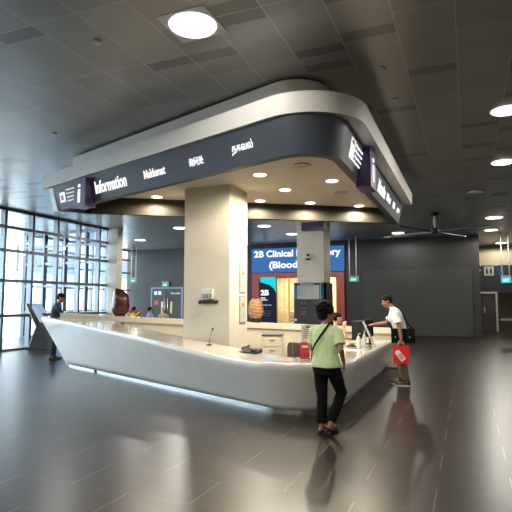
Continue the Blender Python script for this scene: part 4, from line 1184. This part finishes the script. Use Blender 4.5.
# ---- generic dressed person for the others
def person(label, loc, rz, hc, hrot, torso, RA, LA, RL, LL, shirt, trouser, skin=M['skin'], hair=M['hair'], vox=.010, sleeve=.7, curls=False, group=None, shoes=True, rh=None, lh=None):
    t = thing('person', label, 'person', loc, rz, group)
    b = B(); eloft(b, [(c, rx * .82, ry * .82) for c, rx, ry in torso])
    top = V(torso[-1][0]); capsule(b, top - V((0, 0, .04)), .052, V(hc) - V((0, .02, .07)), .048)
    head(b, hc, hrot, .98)
    for J in (RA, LA): arm(b, J)
    for J in (RL, LL): leg(b, J)
    hand(b, RA[2], *(rh or ((0, .6, -.6), (-1, 0, 0), -1, .5)))
    hand(b, LA[2], *(lh or ((0, .6, -.6), (1, 0, 0), 1, .5)))
    remesh(b, 'body', skin, t, vox, 2)
    eyes(t, hc, hrot, .98)
    b = B()
    ell(b, V(hc) + hrot @ V((0, -.02, .05)), .080, .098, .078, hrot); ell(b, V(hc) + hrot @ V((0, -.06, .0)), .068, .048, .066, hrot)
    remesh(b, 'hair', hair, t, .008, 1, .004, 50)
    b = B(); eloft(b, torso)
    for J, sx in ((RA, 1), (LA, -1)):
        sh_ = V(J[0])
        capsule(b, sh_ - V((sx * .05, 0, 0)), .062, sh_, .062)
        if sleeve <= 1: b.tube([sh_, sh_.lerp(V(J[1]), sleeve)], [.062, .064], 12)
        else: capsule(b, sh_, .062, J[1], .05); b.tube([J[1], V(J[1]).lerp(V(J[2]), sleeve - 1)], [.05, .038], 12)
    remesh(b, 'shirt', shirt, t, .010, 2, .008, 8)
    b = B(); hp_ = V(torso[0][0])
    eloft(b, [(hp_ - V((0, 0, .06)), .14, .12), (hp_ + V((0, 0, .02)), .155, .125), (hp_ + V((0, 0, .1)), .145, .115)])
    for J in (RL, LL):
        k_, a_ = V(J[1]), V(J[2]); e = k_.lerp(a_, .95)
        capsule(b, J[0], .095, k_, .070); b.tube([k_, e], [.070, .062], 12)
    remesh(b, 'trousers', trouser, t, .011, 2, .006, 8)
    for J in (RL, LL): shoe(t, J[2], 0, M['black'], M['black'])
    return t

dm = person('man in a dark blue shirt leaning at the left end of the desk', (-10.74, 11.20, 0), R(-48), (.02, .16, 1.60), rotm(R(-15), R(-20)),
       [((0, 0, .86), .165, .13), ((0, 0, .98), .155, .12), ((0, .03, 1.15), .18, .125), ((0, .06, 1.33), .19, .12), ((0, .08, 1.42), .14, .09), ((0, .09, 1.47), .07, .065)],
       [(.19, .07, 1.38), (.23, .22, 1.16), (.14, .44, 1.22)], [(-.19, .07, 1.38), (-.23, .20, 1.14), (-.12, .42, 1.20)],
       [(.09, 0, .88), (.10, .03, .47), (.12, -.02, .09)], [(-.09, 0, .88), (-.10, .03, .47), (-.12, .02, .09)],
       M['navy'], M['dark_trouser'], rh=((-.3, .8, .05), (0, 0, -1), 1, .4), lh=((.3, .8, .05), (0, 0, -1), -1, .4), sleeve=1.8)
dm.scale = (1.07, 1.07, 1.07)
# receptionist, seated behind the right wing
person('receptionist in a grey-blue blouse seated behind the right wing, hand raised', (-2.74, 11.0, 0), R(-78), (.0, .12, 1.25), rotm(R(20), R(-5)),
       [((0, -.05, .52), .155, .13), ((0, -.04, .65), .14, .11), ((0, 0, .82), .155, .11), ((0, .03, .98), .165, .11), ((0, .04, 1.06), .12, .085), ((0, .05, 1.11), .065, .06)],
       [(.165, .04, 1.00), (.22, .28, .84), (.13, .24, 1.05)], [(-.165, .04, 1.0), (-.2, .25, .82), (-.05, .45, .80)],
       [(.09, -.02, .50), (.11, .38, .50), (.11, .36, .09)], [(-.09, -.02, .50), (-.11, .38, .50), (-.11, .36, .09)],
       M['blue_grey'], M['black_cloth'], vox=.0085, rh=((-.1, .15, .9), (-.9, .3, 0), -1, .5), lh=((.2, .9, 0), (0, 0, -1), -1, .2), skin=M['skin2'])

# seated visitors in the waiting area far behind
bench = thing('waiting_bench', 'dark waiting bench under the seated visitors far behind the desk', 'bench', (-13.1, 19.0, 0))
B().box((-1.6, -.25, .38), (1.6, .25, .45)).done('seat', M['dark_grey'], bench)
B().box((-1.6, -.30, .5), (1.6, -.26, .85)).done('backrest', M['dark_grey'], bench)
for x in (-1.4, 0, 1.4):
    B().box((x - .03, -.24, 0), (x + .03, .24, .38)).done('leg', M['alu'], bench)
def seated(label, x, rz, shirt, hair, skin, up=False):
    if up: RA_, LA_ = [(.17, .02, 1.02), (.36, .02, 1.16), (.16, -.02, 1.30)], [(-.17, .02, 1.02), (-.36, .02, 1.16), (-.16, -.02, 1.30)]
    else: RA_, LA_ = [(.17, .02, 1.02), (.23, .06, .78), (.12, .28, .66)], [(-.17, .02, 1.02), (-.23, .06, .78), (-.12, .28, .66)]
    person(label, (x, 19.0, 0), rz, (0, .04, 1.27), rotm(0, 0),
           [((0, -.05, .54), .16, .135), ((0, -.05, .68), .155, .12), ((0, -.03, .84), .165, .12), ((0, 0, 1.0), .18, .115), ((0, .0, 1.07), .13, .09), ((0, .01, 1.12), .065, .06)],
           RA_, LA_, [(.09, -.02, .53), (.12, .40, .50), (.12, .42, .09)], [(-.09, -.02, .53), (-.12, .40, .50), (-.12, .42, .09)],
           shirt, M['dark_trouser'], skin=skin, hair=hair, vox=.014, group='visitors seated beyond the desk')
seated('seated visitor in a pale shirt at the left end of the group', -14.25, R(0), M['white_cotton'], M['hair_grey'], M['skin2'])
seated('seated visitor in mustard yellow with both arms raised behind the head', -13.68, R(0), M['yellow'], M['hair'], M['skin'], True)
seated('seated visitor in a lavender shirt', -12.86, R(-25), M['lavender'], M['hair'], M['skin'])
seated('seated visitor in patterned beige beside the double doors', -12.16, R(10), M['beige_cloth'], mat('white_hair', (.5, .48, .45), .7), M['skin'])
